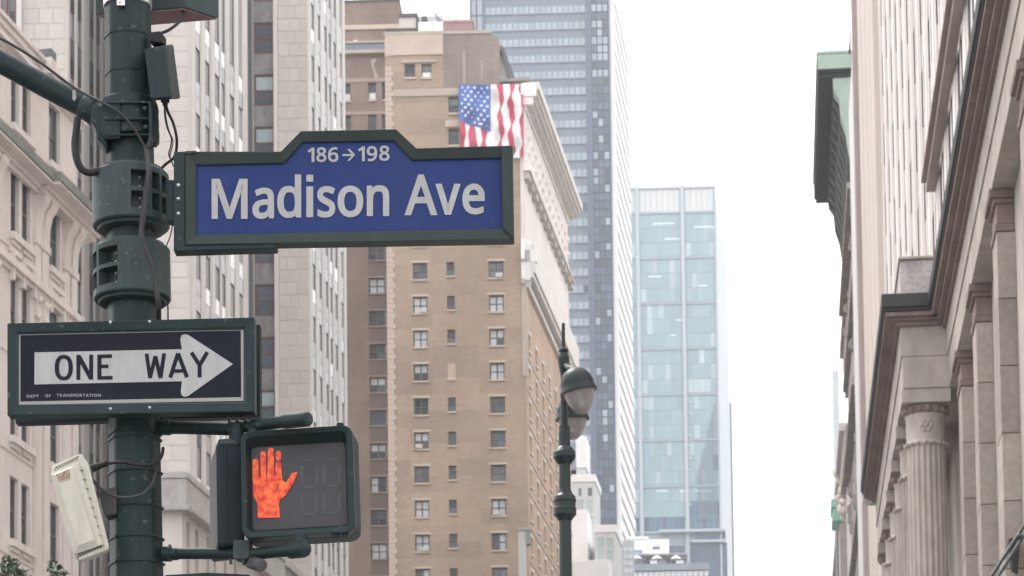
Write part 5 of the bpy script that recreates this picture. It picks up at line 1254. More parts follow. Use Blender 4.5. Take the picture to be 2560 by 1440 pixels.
for v in (96, 190, 1088, 1102, 1185, 1272, 1350, 1412):
    b = MB(); p = pz(v); b.lathe(p, PAX, [(RP(v) * MPP * 1.074, -0.004), (RP(v) * MPP * 1.074, 0.004)], 8, False, math.radians(5)); b.build('strap', GREEN, pole)
b = MB(); p = pz(8); b.lathe(p, PAX, [(0.097, -0.019), (0.1, -0.016), (0.1, 0.016), (0.097, 0.019)], 32); b.build('steel_band', STEEL, pole)
b = MB(); fp = Face(pz(8) + Vector((0, -0.1, 0)), 0); b.prismpx(fp, [(292, 0), (312, 0), (312, 13), (292, 13)], -0.01, 0.012); dome(b, fp, 300, 4, 0.006, 0.012); b.build('band_buckle', STEEL, pole)

def cells(name, center, ax, th, hs, R, parent, m, seg=3):
    """drum whose wall can step in: R[i][j] is the radius of angular cell i and height cell j"""
    b = MB(); a0 = Vector((1, 0, 0)) - ax * ax.x; a0.normalize(); c0 = -ax.cross(a0)   # c0 looks to the camera
    def pt(t, r, h): return center + ax * h + (a0 * math.cos(t) + c0 * math.sin(t)) * r
    n, k = len(th) - 1, len(hs) - 1
    for i in range(n):
        for j in range(k):
            r = R[i][j]; d = max(1, int(abs(th[i + 1] - th[i]) / math.radians(7)))
            for e in range(d):
                ta, tb = th[i] + (th[i + 1] - th[i]) * e / d, th[i] + (th[i + 1] - th[i]) * (e + 1) / d
                b.add([pt(ta, r, hs[j]), pt(ta, r, hs[j + 1]), pt(tb, r, hs[j + 1]), pt(tb, r, hs[j])], [(0, 1, 2, 3)], True)
                if j + 1 < k and R[i][j + 1] != r:
                    q = R[i][j + 1]; b.add([pt(ta, r, hs[j + 1]), pt(ta, q, hs[j + 1]), pt(tb, q, hs[j + 1]), pt(tb, r, hs[j + 1])], [(0, 1, 2, 3)])
            q = R[(i + 1) % n][j]
            if q != r: b.add([pt(th[i + 1], r, hs[j]), pt(th[i + 1], r, hs[j + 1]), pt(th[i + 1], q, hs[j + 1]), pt(th[i + 1], q, hs[j])], [(0, 1, 2, 3)])
    return b
D = math.radians
def collar(v0, v1, rpx, pockets, name):
    c = pz((v0 + v1) / 2); H = (pz(v0) - pz(v1)).length / 2; r = rpx * MPP; ri = r - 0.05
    th = sorted({D(x) for x in (-180, -130, 150, 180)} | {D(x) for p in pockets for x in p}); 
    hs = [-H * .82, -H * .60, -H * .05, H * .09, H * .64, H * .82]
    R = []
    for i in range(len(th) - 1):
        mid = math.degrees((th[i] + th[i + 1]) / 2)
        inp = any(p[0] < mid < p[1] for p in pockets)
        R.append([r, ri if inp else r, r, ri if inp else r, r])
    b = cells(name, c, PAX, th, hs, R, pole, GREEN2)
    rp = 0.093
    b.lathe(c, PAX, [(r, hs[-1]), (r - .006, H * .87), (r * .90, H * .92), (r * .88, H * .99), (r * .8, H), (rp, H)], 48)
    b.lathe(c, PAX, [(rp, -H * 1.02), (r * .74, -H * 1.02), (r * .86, -H * .98), (r * .88, -H * .9), (r * .97, -H * .87), (r, hs[0])], 48)
    o = b.build(name, GREEN2, pole)
    k = MB()
    for p in pockets:
        t = D(p[0] * .65 + p[1] * .35); a0 = Vector((1, 0, 0)) - PAX * PAX.x; a0.normalize(); c0 = -PAX.cross(a0)
        d = a0 * math.cos(t) + c0 * math.sin(t)
        for h in (-H * .48, -H * .18, H * .22, H * .50): k.ball(c + PAX * h + d * (ri + .006), .006, 8, .7, d)
    k.build('collar_bolt', BOLT, o)
    return o
# angles: 0 = to the right of the picture, 90 = to the camera, 180 = left
collar(428, 580, 96, [(58, 84), (16, 30), (33, 55)][:0] + [(54, 82), (34, 49), (12, 29)], 'sign_collar')
collar(615, 762, 96, [(104, 141), (147, 172)], 'sign_collar')
# mast arm clamp
c = pz(304); H = (pz(252) - pz(356)).length / 2
b = MB(); b.lathe(c, PAX, [(.098, -H), (.112, -H * .9), (.112, H * .9), (.10, H)], 40); b.build('arm_clamp', GREEN, pole)
fc = Face(pz(304) + Vector((0, -0.105, 0)), 4)
b = MB()
for v in (256, 297, 337): b.prismpx(fc, [(263, v - 3), (374, v - 4), (374, v + 1), (263, v + 3)], -.06, .018)
b.prismpx(fc, [(371, 252), (379, 254), (380, 352), (372, 345)], -.06, .024)
b.prismpx(fc, [(250, 270), (262, 256), (300, 252), (300, 345), (262, 347), (250, 330)], -.08, .012)
b.build('clamp_ribs', GREEN, pole, .003)
b = MB()
b.prismpx(fc, [(380, 254), (392, 256), (396, 270), (395, 285), (397, 300), (396, 316), (398, 330), (397, 350), (388, 360), (380, 356)], -.10, -.05)
b.build('clamp_flange', GREEN, pole, .004)
for u, v in ((362, 271), (364, 318), (266, 296)):
    b = MB(); dome(b, fc, u, v, .010, .012, .7); b.build('clamp_bolt', GREEN2, pole)
b = MB()
K0 = P(262, 306, YP - .02)
b.prismpx(fc, [(233, 262), (252, 262), (262, 275), (262, 340), (272, 366), (262, 366), (242, 345), (238, 320), (226, 300)], -.10, .0)
b.build('arm_knuckle', GREEN, pole, .012)
arm = [(242, 290), (200, 262), (120, 219), (0, 154), (-160, 66), (-420, -70)]
b = MB(); b.tube([P(u, v, YP) for u, v in arm], [.047, .045, .046, .046, .047, .049], 20); b.build('mast_arm', GREEN, pole)
b = MB(); b.lathe(P(205, 262, YP), (P(240, 284, YP) - P(205, 262, YP)), [(.047, 0), (.05, .005), (.05, .04), (.047, .045)], 20); b.build('arm_sleeve', GREEN2, pole)
# loose paint-white tie on the arm
b = MB(); b.prismpx(Face(P(186, 232, YP - .05), 0), [(181, 226), (188, 224), (191, 244), (186, 252), (181, 247)], -.004, .004); b.build('torn_tape', ARROW, pole)

# ------------------------------------------------------------------ cables
def cable(name, label, pts, r, m=BLACKRUB, y=None, group=None):
    path = spline([P(p[0], p[1], p[2] if len(p) > 2 else y) for p in pts], 7)
    b = MB(); b.tube(path, r, 8); o = b.build(name, m)
    return tag(o, label, 'cable', group)
cable('hose', 'thick black hose looping below the mast arm into the pole', [(194, 296, 11.15), (190, 330, 11.13), (187, 360, 11.12), (190, 392, 11.1), (202, 420, 11.1), (222, 432, 11.1), (246, 427, 11.1), (268, 416, 11.12)], 9 * MPP)
cable('cable', 'thin black cable running along the mast arm and down the pole front', [(-60, 66, 11.14), (20, 106, 11.13), (100, 156, 11.13), (185, 219, 11.12), (255, 256, 11.06), (300, 283, 11.05), (332, 318, 11.05), (352, 350, 11.06), (363, 372, 11.06), (369, 420, 10.99), (363, 470, 10.99), (356, 520, 10.99), (351, 575, 10.99), (356, 605, 10.99)], 3.6 * MPP, GREYRUB)
cable('cable', 'grey cable bundle running down the front of the two round collars', [(379, 345, 11.05), (371, 368, 11.05), (366, 375, 11.05), (372, 430, 10.985), (366, 500, 10.985), (357, 560, 10.985), (354, 585, 10.985), (366, 628, 10.985), (382, 665, 10.985), (390, 705, 10.985), (396, 760, 10.985), (397, 800, 11.06)], 6.5 * MPP, GREYRUB)
cable('cable', 'black cable curving from the tilted green box to the street sign', [(414, 258, 11.15), (420, 280, 11.15), (432, 305, 11.15), (440, 335, 11.15), (442, 362, 11.17), (436, 392, 11.2), (415, 410, 11.2), (397, 427, 11.2)], 3.6 * MPP)
cable('cable', 'thin twin wire hanging in an S below the tilted green box', [(411, 258, 11.13), (412, 290, 11.13), (418, 320, 11.13), (428, 345, 11.13), (427, 365, 11.13), (422, 385, 11.13), (428, 402, 11.13), (434, 416, 11.13)], 1.8 * MPP)
cable('cable', 'thinner inner strand of the wires hanging below the tilted green box', [(412, 258, 11.12), (415, 292, 11.12), (422, 325, 11.12), (432, 350, 11.12), (430, 370, 11.12), (425, 390, 11.12), (430, 404, 11.12)], 1.4 * MPP)
cable('cable', 'short wire dangling between the two collars and the street sign', [(432, 545, 11.15), (430, 570, 11.15), (424, 595, 11.15), (417, 612, 11.15), (412, 628, 11.15)], 1.6 * MPP)
cable('cable', 'thin wire hanging below the lower collar', [(419, 755, 11.1), (420, 775, 11.1), (420, 800, 11.1)], 2 * MPP)

# ------------------------------------------------------------------ boxes on the pole
t = root('control_cabinet', 'green control cabinet behind the pole top with pink-brown reflecting underside', 'cabinet', P(400, 40, 11.5))
N_ = P(463, 20, 11.36); zc = N_.z
def onz(u, v):
    d = ray(u, v); return CAM + d * ((zc - CAM.z) / d.z)
R_ = onz(547, 47); L_ = onz(238, 39); Fq = R_ + L_ - N_
up = Vector((0, 0, .42))
b = MB(); q = [N_, R_, Fq, L_]; b.hexa(q, [p + up for p in q]); b.build('cabinet_body', GREEN2, t, .006)
cn = (N_ + R_ + Fq + L_) / 4
b = MB(); q2 = [cn + (p - cn) * .955 + Vector((0, 0, -.004)) for p in q]; b.hexa(q2, [p + Vector((0, 0, .006)) for p in q2])
b.build('base_plate', mat('pink_reflection', (.20, .115, .12), .7, .25, 8, 1, fine=.1), t)  # pink-brown reflected light put into the plate's colour
cable('cable', 'black cable arching from the cabinet underside into the pole', [(459, 30, 11.4), (456, 45, 11.33), (440, 62, 11.28), (420, 76, 11.24), (400, 84, 11.22)], 4 * MPP)
b = MB(); b.prismpx(Face(P(385, 95, 11.12), -10), [(370, 80), (400, 76), (406, 85), (406, 108), (372, 104)], -.06, .0); tag(b.build('conduit_fitting', BLACKRUB, None, .006), 'black conduit fitting on the pole above the tilted green box', 'fitting')
t = root('junction_box', 'tilted green junction box strapped beside the pole under the cabinet', 'junction box', P(405, 250, 11.12))
f1 = [P(360, 122, 11.06), P(414, 113, 11.04), P(430, 248, 11.04), P(377, 252, 11.06)]
f2 = [P(374, 119, 11.2), P(434, 110, 11.2), P(452, 247, 11.2), P(392, 251, 11.2)]
b = MB(); b.hexa(f2[::-1], f1[::-1]); b.build('box_body', GREEN, t, .008)
cf = sum(f1, Vector()) / 4; b = MB(); g1 = [cf + (p - cf) * .96 + Vector((0, -.012, 0)) for p in f1]; b.hexa([p + Vector((0, .015, 0)) for p in g1[::-1]], g1[::-1]); b.build('box_lid', GREEN, t, .004)
b = MB(); b.lathe(P(413, 248, 11.13), P(413, 262, 11.13) - P(413, 248, 11.13), [(.018, 0), (.018, .012), (.011, .013), (.011, .026)], 12); b.build('cable_gland', BLACKRUB, t)

# ------------------------------------------------------------------ street name sign
ms = root('street_name_sign', 'dark green framed blue street sign reading Madison Ave 186 to 198', 'street sign', P(860, 490, 11.05))
fm = Face(P(860, 490, 11.02), -1.6)
outer = [(463, 378), (702, 378), (752, 327), (990, 322), (1041, 370), (1281, 363), (1285, 598), (463, 612)]
inner = [(489, 410), (709, 405), (756, 353), (984, 349), (1029, 397), (1253, 392), (1256, 569), (489, 584)]
b = MB(); b.ring(fm, outer, inner, -.05, .022, .010); b.build('sign_frame', mat('olive_green_frame', (.027, .039, .038), .5, .14, 5, 1, spec=.2, fine=.06), ms, .004)
b = MB(); b.prismpx(fm, [(480, 400), (705, 396), (752, 345), (988, 340), (1034, 388), (1262, 384), (1265, 577), (480, 592)], -.04, .0); b.build('sign_face', BLUE, ms)
b = MB(); b.ring(fm, [(434, 378), (490, 378), (490, 616), (692, 606), (692, 621), (434, 628)], [(462, 384), (482, 384), (484, 612), (690, 608), (690, 612), (462, 620)], -.06, .012); 
b = MB(); b.prismpx(fm, [(434, 379), (463, 378), (463, 613), (691, 606), (691, 621), (434, 628)], -.055, .014); b.build('mounting_bracket', GREEN, ms, .004)
b = MB(); b.prismpx(fm, [(463, 377), (491, 376), (491, 384), (463, 385)], -.045, .026); b.build('corner_cap', GREEN, ms, .003)
b = MB(); b.prismpx(fm, [(1254, 366), (1281, 364), (1284, 597), (1257, 568)], -.02, .026); b.build('end_rail', mat('olive_green_frame', (0, 0, 0)), ms, .002)
for v in (463, 497, 534):
    b = MB(); dome(b, fm, 446, v, .0085, .016, .7); b.build('bolt', BOLT, ms)
b = MB(); b.prismpx(fm, [(415, 449), (436, 449), (436, 556), (415, 550)], -.09, -.03); b.build('bracket_arm', GREEN, ms, .004)
n = .003
for word, name, items in (('Madison', 'letter', (('M', 529, 447, 619, 547), ('a', 631, 469, 685, 547), ('d', 693, 436, 753, 545), ('i', 766, 437, 783, 543), ('s', 793, 465, 838, 544), ('o', 844, 464, 908, 543), ('n', 917, 463, 973, 540))),
                    ('Ave', 'letter', (('A', 1012, 436, 1093, 538), ('v', 1089, 459, 1151, 537), ('e', 1156, 459, 1212, 536))),
                    ('186', 'numeral', (('1', 769, 369, 786, 405), ('8', 791, 368, 816, 405), ('6', 820, 368, 846, 405))),
                    ('198', 'numeral', (('1', 895, 366, 912, 403), ('9', 917, 365, 943, 403), ('8', 948, 364, 974, 402)))):
    for ch, x0, y0, x1, y1 in items:
        b = MB()
        if ch == 'i':
            for q in ([(766, 437), (783, 437), (783, 454), (766, 454)], [(766, 466), (783, 466), (783, 543), (766, 543)]):
                b.add([fm.px(u, v, n) for u, v in q], [(0, 3, 2, 1)])
        else: glyph(b, fm, ch, x0, y0, x1, y1, 2.9 if name == 'letter' else 1.15, n)
        b.build(name, LETTER, ms)
b = MB()
for q in ([(856, 385), (880, 385), (880, 390), (856, 390)], [(868, 373), (874, 372), (888, 387), (883, 389)], [(883, 386), (888, 387), (874, 402), (868, 402)]):
    b.add([fm.px(u, v, n + .0002 * len(b.v)) for u, v in q], [(0, 3, 2, 1)])
b.build('printed_arrow', LETTER, ms)

# ------------------------------------------------------------------ one way signs
ow = root('one_way_sign', 'black and white ONE WAY arrow sign in green frame, front of the pole', 'one way sign', P(330, 920, 10.95))
fo = Face(P(330, 920, 10.98), -1.4)
b = MB(); b.ring(fo, [(18, 808), (636, 793), (637, 1029), (18, 1038)], [(42, 831), (612, 818), (613, 1007), (42, 1012)], -.05, .018, .012); b.build('sign_frame', GREEN, ow, .003)
b = MB(); b.ring(fo, [(40, 829), (614, 816), (616, 1009), (40, 1014)], [(46, 834), (608, 822), (608, 1003), (46, 1010)], -.02, .014, .004); b.build('inner_bead', GREEN2, ow, .001)
b = MB(); b.prismpx(fo, [(42, 831), (612, 818), (613, 1007), (42, 1012)], -.03, .0); b.build('sign_face', NAVY, ow)
b = MB(); b.ring(fo, [(42, 830), (612, 816), (613, 1002), (42, 1012)], [(51, 838), (602, 826), (603, 993), (51, 1004)], -.003, .002); b.build('white_border', mat('white_border', (.29, .28, .285), .5, .06, 5, 1), ow)
b = MB()
arr = [(86.5, 881), (455, 873), (452, 858), (451, 846), (454, 838), (461, 835.5), (470, 837), (582, 910), (470, 990), (461, 992), (454, 988), (452, 978), (455, 953), (86, 961)]
b.prismpx(fo, arr, .0005, .0025); b.build('arrow', ARROW, ow)
b = MB()
def stroke(mb, fc, pts, w, n):                   # straight strokes of width w pixels
    for i in range(len(pts) - 1):
        a, c = Vector(pts[i]), Vector(pts[i + 1]); d = (c - a).normalized(); e = Vector((-d.y, d.x)) * w / 2
        mb.add([fc.px(*p, n + .0003 * i) for p in (a - e, a + e, c + e, c - e)], [(0, 1, 2, 3)])
on = .0035
O = lambda rx, ry, e: [(159.5 + rx * math.copysign(abs(math.cos(2 * math.pi * i / 32)) ** e, math.cos(2 * math.pi * i / 32)), 919 + ry * math.copysign(abs(math.sin(2 * math.pi * i / 32)) ** e, math.sin(2 * math.pi * i / 32))) for i in range(32)]
oo, oi = O(22.8, 32, .85), O(11.8, 22.5, .85)
def one(fn):
    b = MB(); fn(b); b.build('letter', NAVY, ow)
one(lambda b: b.add([fo.px(*p, on) for p in oo + oi], [(i, (i + 1) % 32, 32 + (i + 1) % 32, 32 + i) for i in range(32)]))
one(lambda b: (stroke(b, fo, [(196, 887), (196, 949.5)], 10, on), stroke(b, fo, [(228, 886.5), (228, 949)], 10, on), stroke(b, fo, [(196, 889), (228, 947)], 11, on + .0004)))
one(lambda b: [stroke(b, fo, [(248.5, 886.5), (248.5, 948.5)], 10.5, on)] + [stroke(b, fo, [(246, v + .3), (u1, v - .4)], 9, on + .0003) for v, u1 in ((890.5, 280), (916, 271), (944.5, 281.5))])
one(lambda b: stroke(b, fo, [(366.5, 884), (375, 945), (388.5, 890), (401, 945), (410.5, 883)], 9.5, on))
one(lambda b: (stroke(b, fo, [(425.5, 944), (445, 883), (467.5, 943)], 10, on), stroke(b, fo, [(432, 927.5), (461, 927)], 8.5, on + .0008)))
one(lambda b: (stroke(b, fo, [(478.5, 881), (499, 913), (518.5, 880)], 10, on), stroke(b, fo, [(499, 909), (499, 943)], 10, on + .0008)))
def text(mb, fc, body, u0, v0, u1, v1, n, off=0.0, quad=None):   # small print set from the built-in typeface, fitted to a pixel box
    c = bpy.data.curves.new('t', 'FONT'); c.body = body; c.offset = off; c.space_character = 1.25
    o = bpy.data.objects.new('t', c); COL.objects.link(o)
    me = bpy.data.meshes.new_from_object(o.evaluated_get(bpy.context.evaluated_depsgraph_get()))
    xs = [q.co.x for q in me.vertices]; ys = [q.co.y for q in me.vertices]
    a0, a1, b0, b1 = min(xs), max(xs), min(ys), max(ys)
    pts = [(u0 + (q.co.x - a0) / (a1 - a0) * (u1 - u0), v1 - (q.co.y - b0) / (b1 - b0) * (v1 - v0)) for q in me.vertices]
    if quad: pts = skew(pts, (u0, v0, u1, v1), quad)
    mb.add([fc.px(u, v, n) for u, v in pts], [tuple(p.vertices) for p in me.polygons])
    bpy.data.objects.remove(o); bpy.data.meshes.remove(me); bpy.data.curves.remove(c)
b = MB()
text(b, fo, 'DEPT', 67, 987, 97, 994, .003, .01); text(b, fo, 'OF', 113, 986, 127, 993, .003, .01); text(b, fo, 'TRANSPORTATION', 142, 984.5, 252, 992, .003, .01)
tag(b.build('small_print', ARROW, ow), kind='stuff')
for u, v in ((276, 806), (374, 804), (276, 1022), (374, 1019)):
    b = MB(); dome(b, fo, u, v, .007, .015, .7); b.build('bolt', BOLT, ow)
o2 = root('one_way_sign', 'back sign panel behind the ONE WAY sign, only its dark green edges showing', 'one way sign', P(345, 930, 11.35))
fb = Face(P(345, 930, 11.36), -3.0)
b = MB(); b.prismpx(fb, [(42, 826), (650, 812), (651, 1040), (42, 1057)], -.03, .01); b.build('sign_panel', DARKGREEN, o2, .004)
b = MB(); b.ring(fb, [(38, 824), (650, 811), (651, 1041), (38, 1058)], [(60, 840), (630, 828), (630, 1028), (60, 1040)], -.035, .02); b.build('sign_frame', DARKGREEN, o2, .003)
# sliver of a lower sign at the foot of the picture
o3 = root('lower_sign', 'dark green sign top just rising into the bottom edge beside the pole', 'street sign', P(520, 1500, 11.1))
fl = Face(P(520, 1440, 11.1), -3)
b = MB(); b.prismpx(fl, [(412, 1437), (520, 1431), (624, 1436), (624, 1600), (412, 1600)], -.03, .01); b.build('sign_panel', GREEN, o3, .004)
b = MB(); b.prismpx(fl, [(425, 1450), (610, 1450), (610, 1590), (425, 1590)], .008, .014); b.build('sign_face', BLUE, o3)

# ------------------------------------------------------------------ pedestrian signals and their brackets
ps = root('pedestrian_signal', 'pedestrian signal showing a glowing orange upraised hand', 'pedestrian signal', P(745, 1340, 10.95))
fs_ = Face(P(745, 1205, 10.92), -5.0)
BX = (600, 1060, 890, 1350)
QO = [(602, 1081), (881, 1063), (889, 1331), (606, 1348)]
sk = lambda poly: skew(poly, BX, QO)
bo = sk(rrect(600, 1060, 890, 1350, 26)); bi = sk(rrect(614, 1076, 872, 1332, 16)); bg_ = sk(rrect(622, 1096, 866, 1322, 12))
b = MB(); b.prismpx(fs_, bo, -.17, -.055, ref=0); b.build('housing', DARKGREEN, ps, .01)
b = MB(); b.ring(fs_, bo, bi, -.058, .012, .004, ref=0); b.build('visor_frame', GREEN, ps, .005)
b = MB(); b.ring(fs_, bi, bg_, -.05, -.004, -.04, ref=0); b.build('visor_lining', DARKGREEN, ps)
b = MB(); b.prismpx(fs_, sk(rrect(618, 1090, 869, 1326, 12)), -.054, -.041, ref=-.02); b.build('lens', mat('grey_lens', (.060, .060, .068), .5, .08, 6, 1, spec=.2, fine=.04), ps)
HC = lambda x, y: (400 + x / 3.6917, 1050 + y / 3.6917)        # hand traced on an enlargement of the photograph
hand = [[(857, 372), (868, 362), (898, 362), (908, 374), (912, 560), (900, 575), (866, 575), (856, 560)],
        [(928, 300), (940, 290), (966, 291), (977, 304), (980, 560), (930, 560), (928, 420)],
        [(996, 268), (1010, 258), (1038, 259), (1048, 272), (1056, 560), (990, 560)],
        [(1070, 300), (1082, 286), (1106, 286), (1118, 302), (1117, 360), (1106, 376), (1082, 376), (1070, 362)],
        [(1070, 396), (1084, 386), (1106, 386), (1118, 398), (1126, 540), (1066, 560), (1066, 470)],
        [(862, 572), (912, 522), (1060, 522), (1124, 500), (1130, 560), (1088, 600), (1080, 640), (1106, 690), (1112, 728), (1098, 775), (1106, 900), (904, 906), (902, 770), (868, 712), (860, 640)],
        [(1092, 612), (1128, 558), (1166, 580), (1216, 494), (1266, 482), (1266, 500), (1226, 590), (1160, 694), (1118, 730), (1108, 690), (1088, 650)]]
b = MB()
for i, h in enumerate(hand): b.prismpx(fs_, [HC(*p) for p in h], -.0405, -.0385 + .0004 * i, ref=-.0395)
HANDM = mat('orange_led_hand', (.56, .064, .022), .5, .38, 60, 1, emit=.5, fine=.2, hue=.0)
hn, hl_ = HANDM.node_tree.nodes, HANDM.node_tree.links
hb = hn['Principled BSDF']; htc = hn.new('ShaderNodeTexCoord')
vo = hn.new('ShaderNodeTexVoronoi'); vo.inputs['Scale'].default_value = 105; hl_.new(htc.outputs['Object'], vo.inputs['Vector'])
hz_ = hn.new('ShaderNodeTexNoise'); hz_.inputs['Scale'].default_value = 42; hz_.inputs['Detail'].default_value = 5; hl_.new(htc.outputs['Object'], hz_.inputs['Vector'])
hr = hn.new('ShaderNodeValToRGB'); hr.color_ramp.elements[0].position = .36; hr.color_ramp.elements[1].position = .66
hr.color_ramp.elements[0].color = (.50, .030, .022, 1); hr.color_ramp.elements[1].color = (.78, .15, .045, 1)
hl_.new(hz_.outputs['Fac'], hr.inputs[0])
hm_ = hn.new('ShaderNodeMapRange'); hm_.inputs['From Max'].default_value = .011; hm_.inputs['To Min'].default_value = 1.18; hm_.inputs['To Max'].default_value = .62
hl_.new(vo.outputs['Distance'], hm_.inputs['Value'])
hv = hn.new('ShaderNodeVectorMath'); hv.operation = 'SCALE'; hl_.new(hr.outputs[0], hv.inputs[0]); hl_.new(hm_.outputs[0], hv.inputs['Scale'])
hl_.new(hv.outputs[0], hb.inputs['Base Color']); hl_.new(hv.outputs[0], hb.inputs['Emission Color'])
b.build('hand_symbol', HANDM, ps)
SEG = mat('unlit_led', (.067, .067, .075), .5, .15, 30, 1)
for dx in (0, 1):
    for q in ([(748, 1162, 757, 1207), (786, 1162, 794, 1207), (748, 1232, 757, 1277), (786, 1232, 794, 1277), (757, 1144, 786, 1150), (757, 1211, 786, 1217), (757, 1279, 786, 1285)]):
        x0, y0, x1, y1 = [q[i] + (56 * dx if i % 2 == 0 else -2 * dx) for i in range(4)]
        b = MB(); b.prismpx(fs_, [(x0, y0), (x1, y0 - .4), (x1, y1 - .4), (x0, y1)], -.0405, -.0397, ref=-.02); b.build('unlit_segment', SEG, ps)
b = MB()
for u, v in ((630, 1075), (850, 1062), (838, 1338), (862, 1336)):
    b = MB(); b.prismpx(fs_, rrect(u - 9, v - 6, u + 9, v + 7, 4, 3), -.04, .0, ref=0); b.build('latch', DARKGREEN, ps, .002)
p2 = root('pedestrian_signal', 'second pedestrian signal turned away, its dark side left of the orange hand', 'pedestrian signal', P(575, 1360, 11.15))
f5 = Face(P(575, 1235, 11.02), 12)
b = MB(); b.prismpx(f5, skew(rrect(540, 1100, 612, 1370, 14), (540, 1100, 612, 1370), [(541, 1106), (612, 1102), (612, 1360), (545, 1368)]), -.30, .0); b.build('housing', DARKGREEN, p2, .012)
b = MB(); b.prismpx(f5, [(560, 1112), (566, 1112), (570, 1360), (564, 1360)], -.01, .006); b.build('housing_seam', DARKGREEN, p2, .002)
b = MB(); b.prismpx(f5, [(546, 1098), (570, 1096), (602, 1103), (602, 1109), (546, 1112)], -.12, .004); b.build('hinge', GREEN2, p2, .003)
br = root('signal_bracket', 'upper green pipe bracket between the pole and the hand signal', 'bracket', P(412, 1068, 11.2))
b = MB(); b.tube([P(400, 1068, 11.2), P(440, 1068, 11.18), P(600, 1072, 11.05)], 17 * MPP, 16); b.build('pipe', GREEN, br)
b = MB(); b.lathe(P(408, 1067, 11.19), P(440, 1068, 11.18) - P(408, 1067, 11.19), [(.034, 0), (.034, .03), (.029, .034), (.028, .06)], 20); b.build('flange', GREEN, br)
b = MB(); b.tube([P(570, 1072, 11.15), P(640, 1063, 11.0), P(720, 1053, 10.85)], 15 * MPP, 16); b.build('pipe', GREEN, br)
b = MB(); b.lathe(P(712, 1054, 10.86), P(776, 1047, 10.76) - P(712, 1054, 10.86), [(.024, 0), (.029, .004), (.029, .13), (.026, .136), (.02, .138)], 24); b.build('end_cap', GREEN, br)
b = MB(); b.lathe(P(592, 1078, 11.05), P(592, 1108, 11.05) - P(592, 1070, 11.05), [(.032, -.03), (.032, .03), (.03, .065)], 20); b.build('tee', GREEN, br)
b = MB()
for u in (572, 592, 612, 628): b.prismpx(Face(P(600, 1050, 11.0), 0), [(u - 3, 1042), (u + 3, 1042), (u + 4, 1052), (u - 4, 1052)], -.05, .0)
b.build('fixing_screw', GREEN2, br)
bl = root('signal_bracket', 'lower green pipe bracket carrying the hand signal, with clamp and stub', 'bracket', P(412, 1385, 11.2))
b = MB(); b.tube([P(408, 1385, 11.2), P(450, 1384, 11.17), P(590, 1384, 11.05)], 14 * MPP, 16); b.build('pipe', GREEN, bl)
b = MB(); b.lathe(P(410, 1385, 11.19), P(450, 1385, 11.17) - P(410, 1385, 11.19), [(.031, 0), (.031, .03), (.026, .034), (.025, .06)], 20); b.build('flange', GREEN, bl)
b = MB(); b.prismpx(Face(P(605, 1375, 11.0), -8), rrect(582, 1349, 624, 1398, 8, 3), -.06, .0); b.build('clamp', GREEN2, bl, .004)
b = MB(); b.tube([P(612, 1388, 11.05), P(680, 1380, 10.95), P(735, 1375, 10.88)], 15 * MPP, 16); b.build('pipe', GREEN, bl)
b = MB(); b.lathe(P(726, 1376, 10.9), P(775, 1371, 10.8) - P(726, 1376, 10.9), [(.022, 0), (.034, .006), (.034, .085), (.03, .10), (.018, .108), (.001, .11)], 24); b.build('elbow', GREEN, bl)
b = MB(); b.lathe(P(752, 1338, 10.9), (0, 0, -1), [(.024, 0), (.024, .015), (.04, .045), (.03, .07)], 20); b.build('coupling', GREEN, bl)
b = MB(); a0, a1 = P(626, 1405, 11.05), P(656, 1414, 10.9); b.lathe(a0, a1 - a0, [(.026, 0), (.026, .15), (.023, .155), (.02, .156)], 20)
b.build('push_sensor', mat('grey_metal', (.07, .075, .075), .45, .15, 8, 1, metal=.3), bl)
b = MB()
for u, v in ((424, 1366), (576, 1401), (608, 1403)): b.prismpx(Face(P(u, v, 11.0), 0), [(u - 3, v - 5), (u + 3, v - 5), (u + 3, v + 6), (u - 3, v + 6)], -.03, .0)
b.build('fixing_screw', GREEN2, bl)

# ------------------------------------------------------------------ white antenna box
an = root('toll_antenna', 'tilted cream plastic antenna box with vented ends, left of the pole', 'antenna', P(240, 1290, 11.15))
fa = Face(P(200, 1270, 11.0), 6)
CREAM = mat('cream_plastic', (.50, .48, .415), .5, .07, 7, .6, spec=.25, fine=.04, grime=(.34, .315, .26))
CREAM2 = mat('stained_cream_plastic', (.36, .34, .29), .5, .12, 8, 1, fine=.08)
HOLE = mat('vent_hole', (.02, .02, .018), .8, .1, 10, 1)
b = MB(); b.prismpx(fa, [(130, 1164), (197, 1133), (207, 1136), (213, 1148), (217, 1152), (222, 1160), (273, 1366), (270, 1374), (198, 1401), (186, 1388), (126, 1185)], -.075, -.012, ref=-.01); b.build('shell', CREAM, an, .006)
b = MB(); b.prismpx(fa, [(126, 1184), (196, 1155), (258, 1360), (186, 1386)], -.02, .006); b.build('front_cover', CREAM, an, .005)
b = MB(); b.prism(fa, [fa.hit(u, v, .006) for u, v in [(128, 1186), (186, 1163), (246, 1362), (188, 1384)]], .004, .022, [fa.hit(u, v, .006) for u, v in [(141, 1190), (178, 1172), (236, 1350), (196, 1366)]]); b.build('raised_panel', CREAM, an, .004)
b = MB(); b.prismpx(fa, [(139, 1186), (175, 1171), (176, 1198), (148, 1206)], .018, .0232); b.build('badge_plate', mat('badge_buff', (.37, .30, .23), .5, .06, 8, 1), an)
b = MB(); text(b, fa, 'TransCore', 142, 1182, 176, 1200, .0238, .004, quad=[(142, 1187), (174, 1176), (175, 1194), (147, 1202)])
pts = [(156, 1190), (158, 1183), (163, 1177), (170, 1174), (163, 1179), (159, 1186)]
b.add([fa.px(u, v, .0239) for u, v in pts], [(0, 1, 5), (1, 2, 4, 5), (2, 3, 4)])
b.build('maker_lettering', mat('badge_brown', (.14, .09, .055), .6, .1, 8, 1), an)
b = MB()
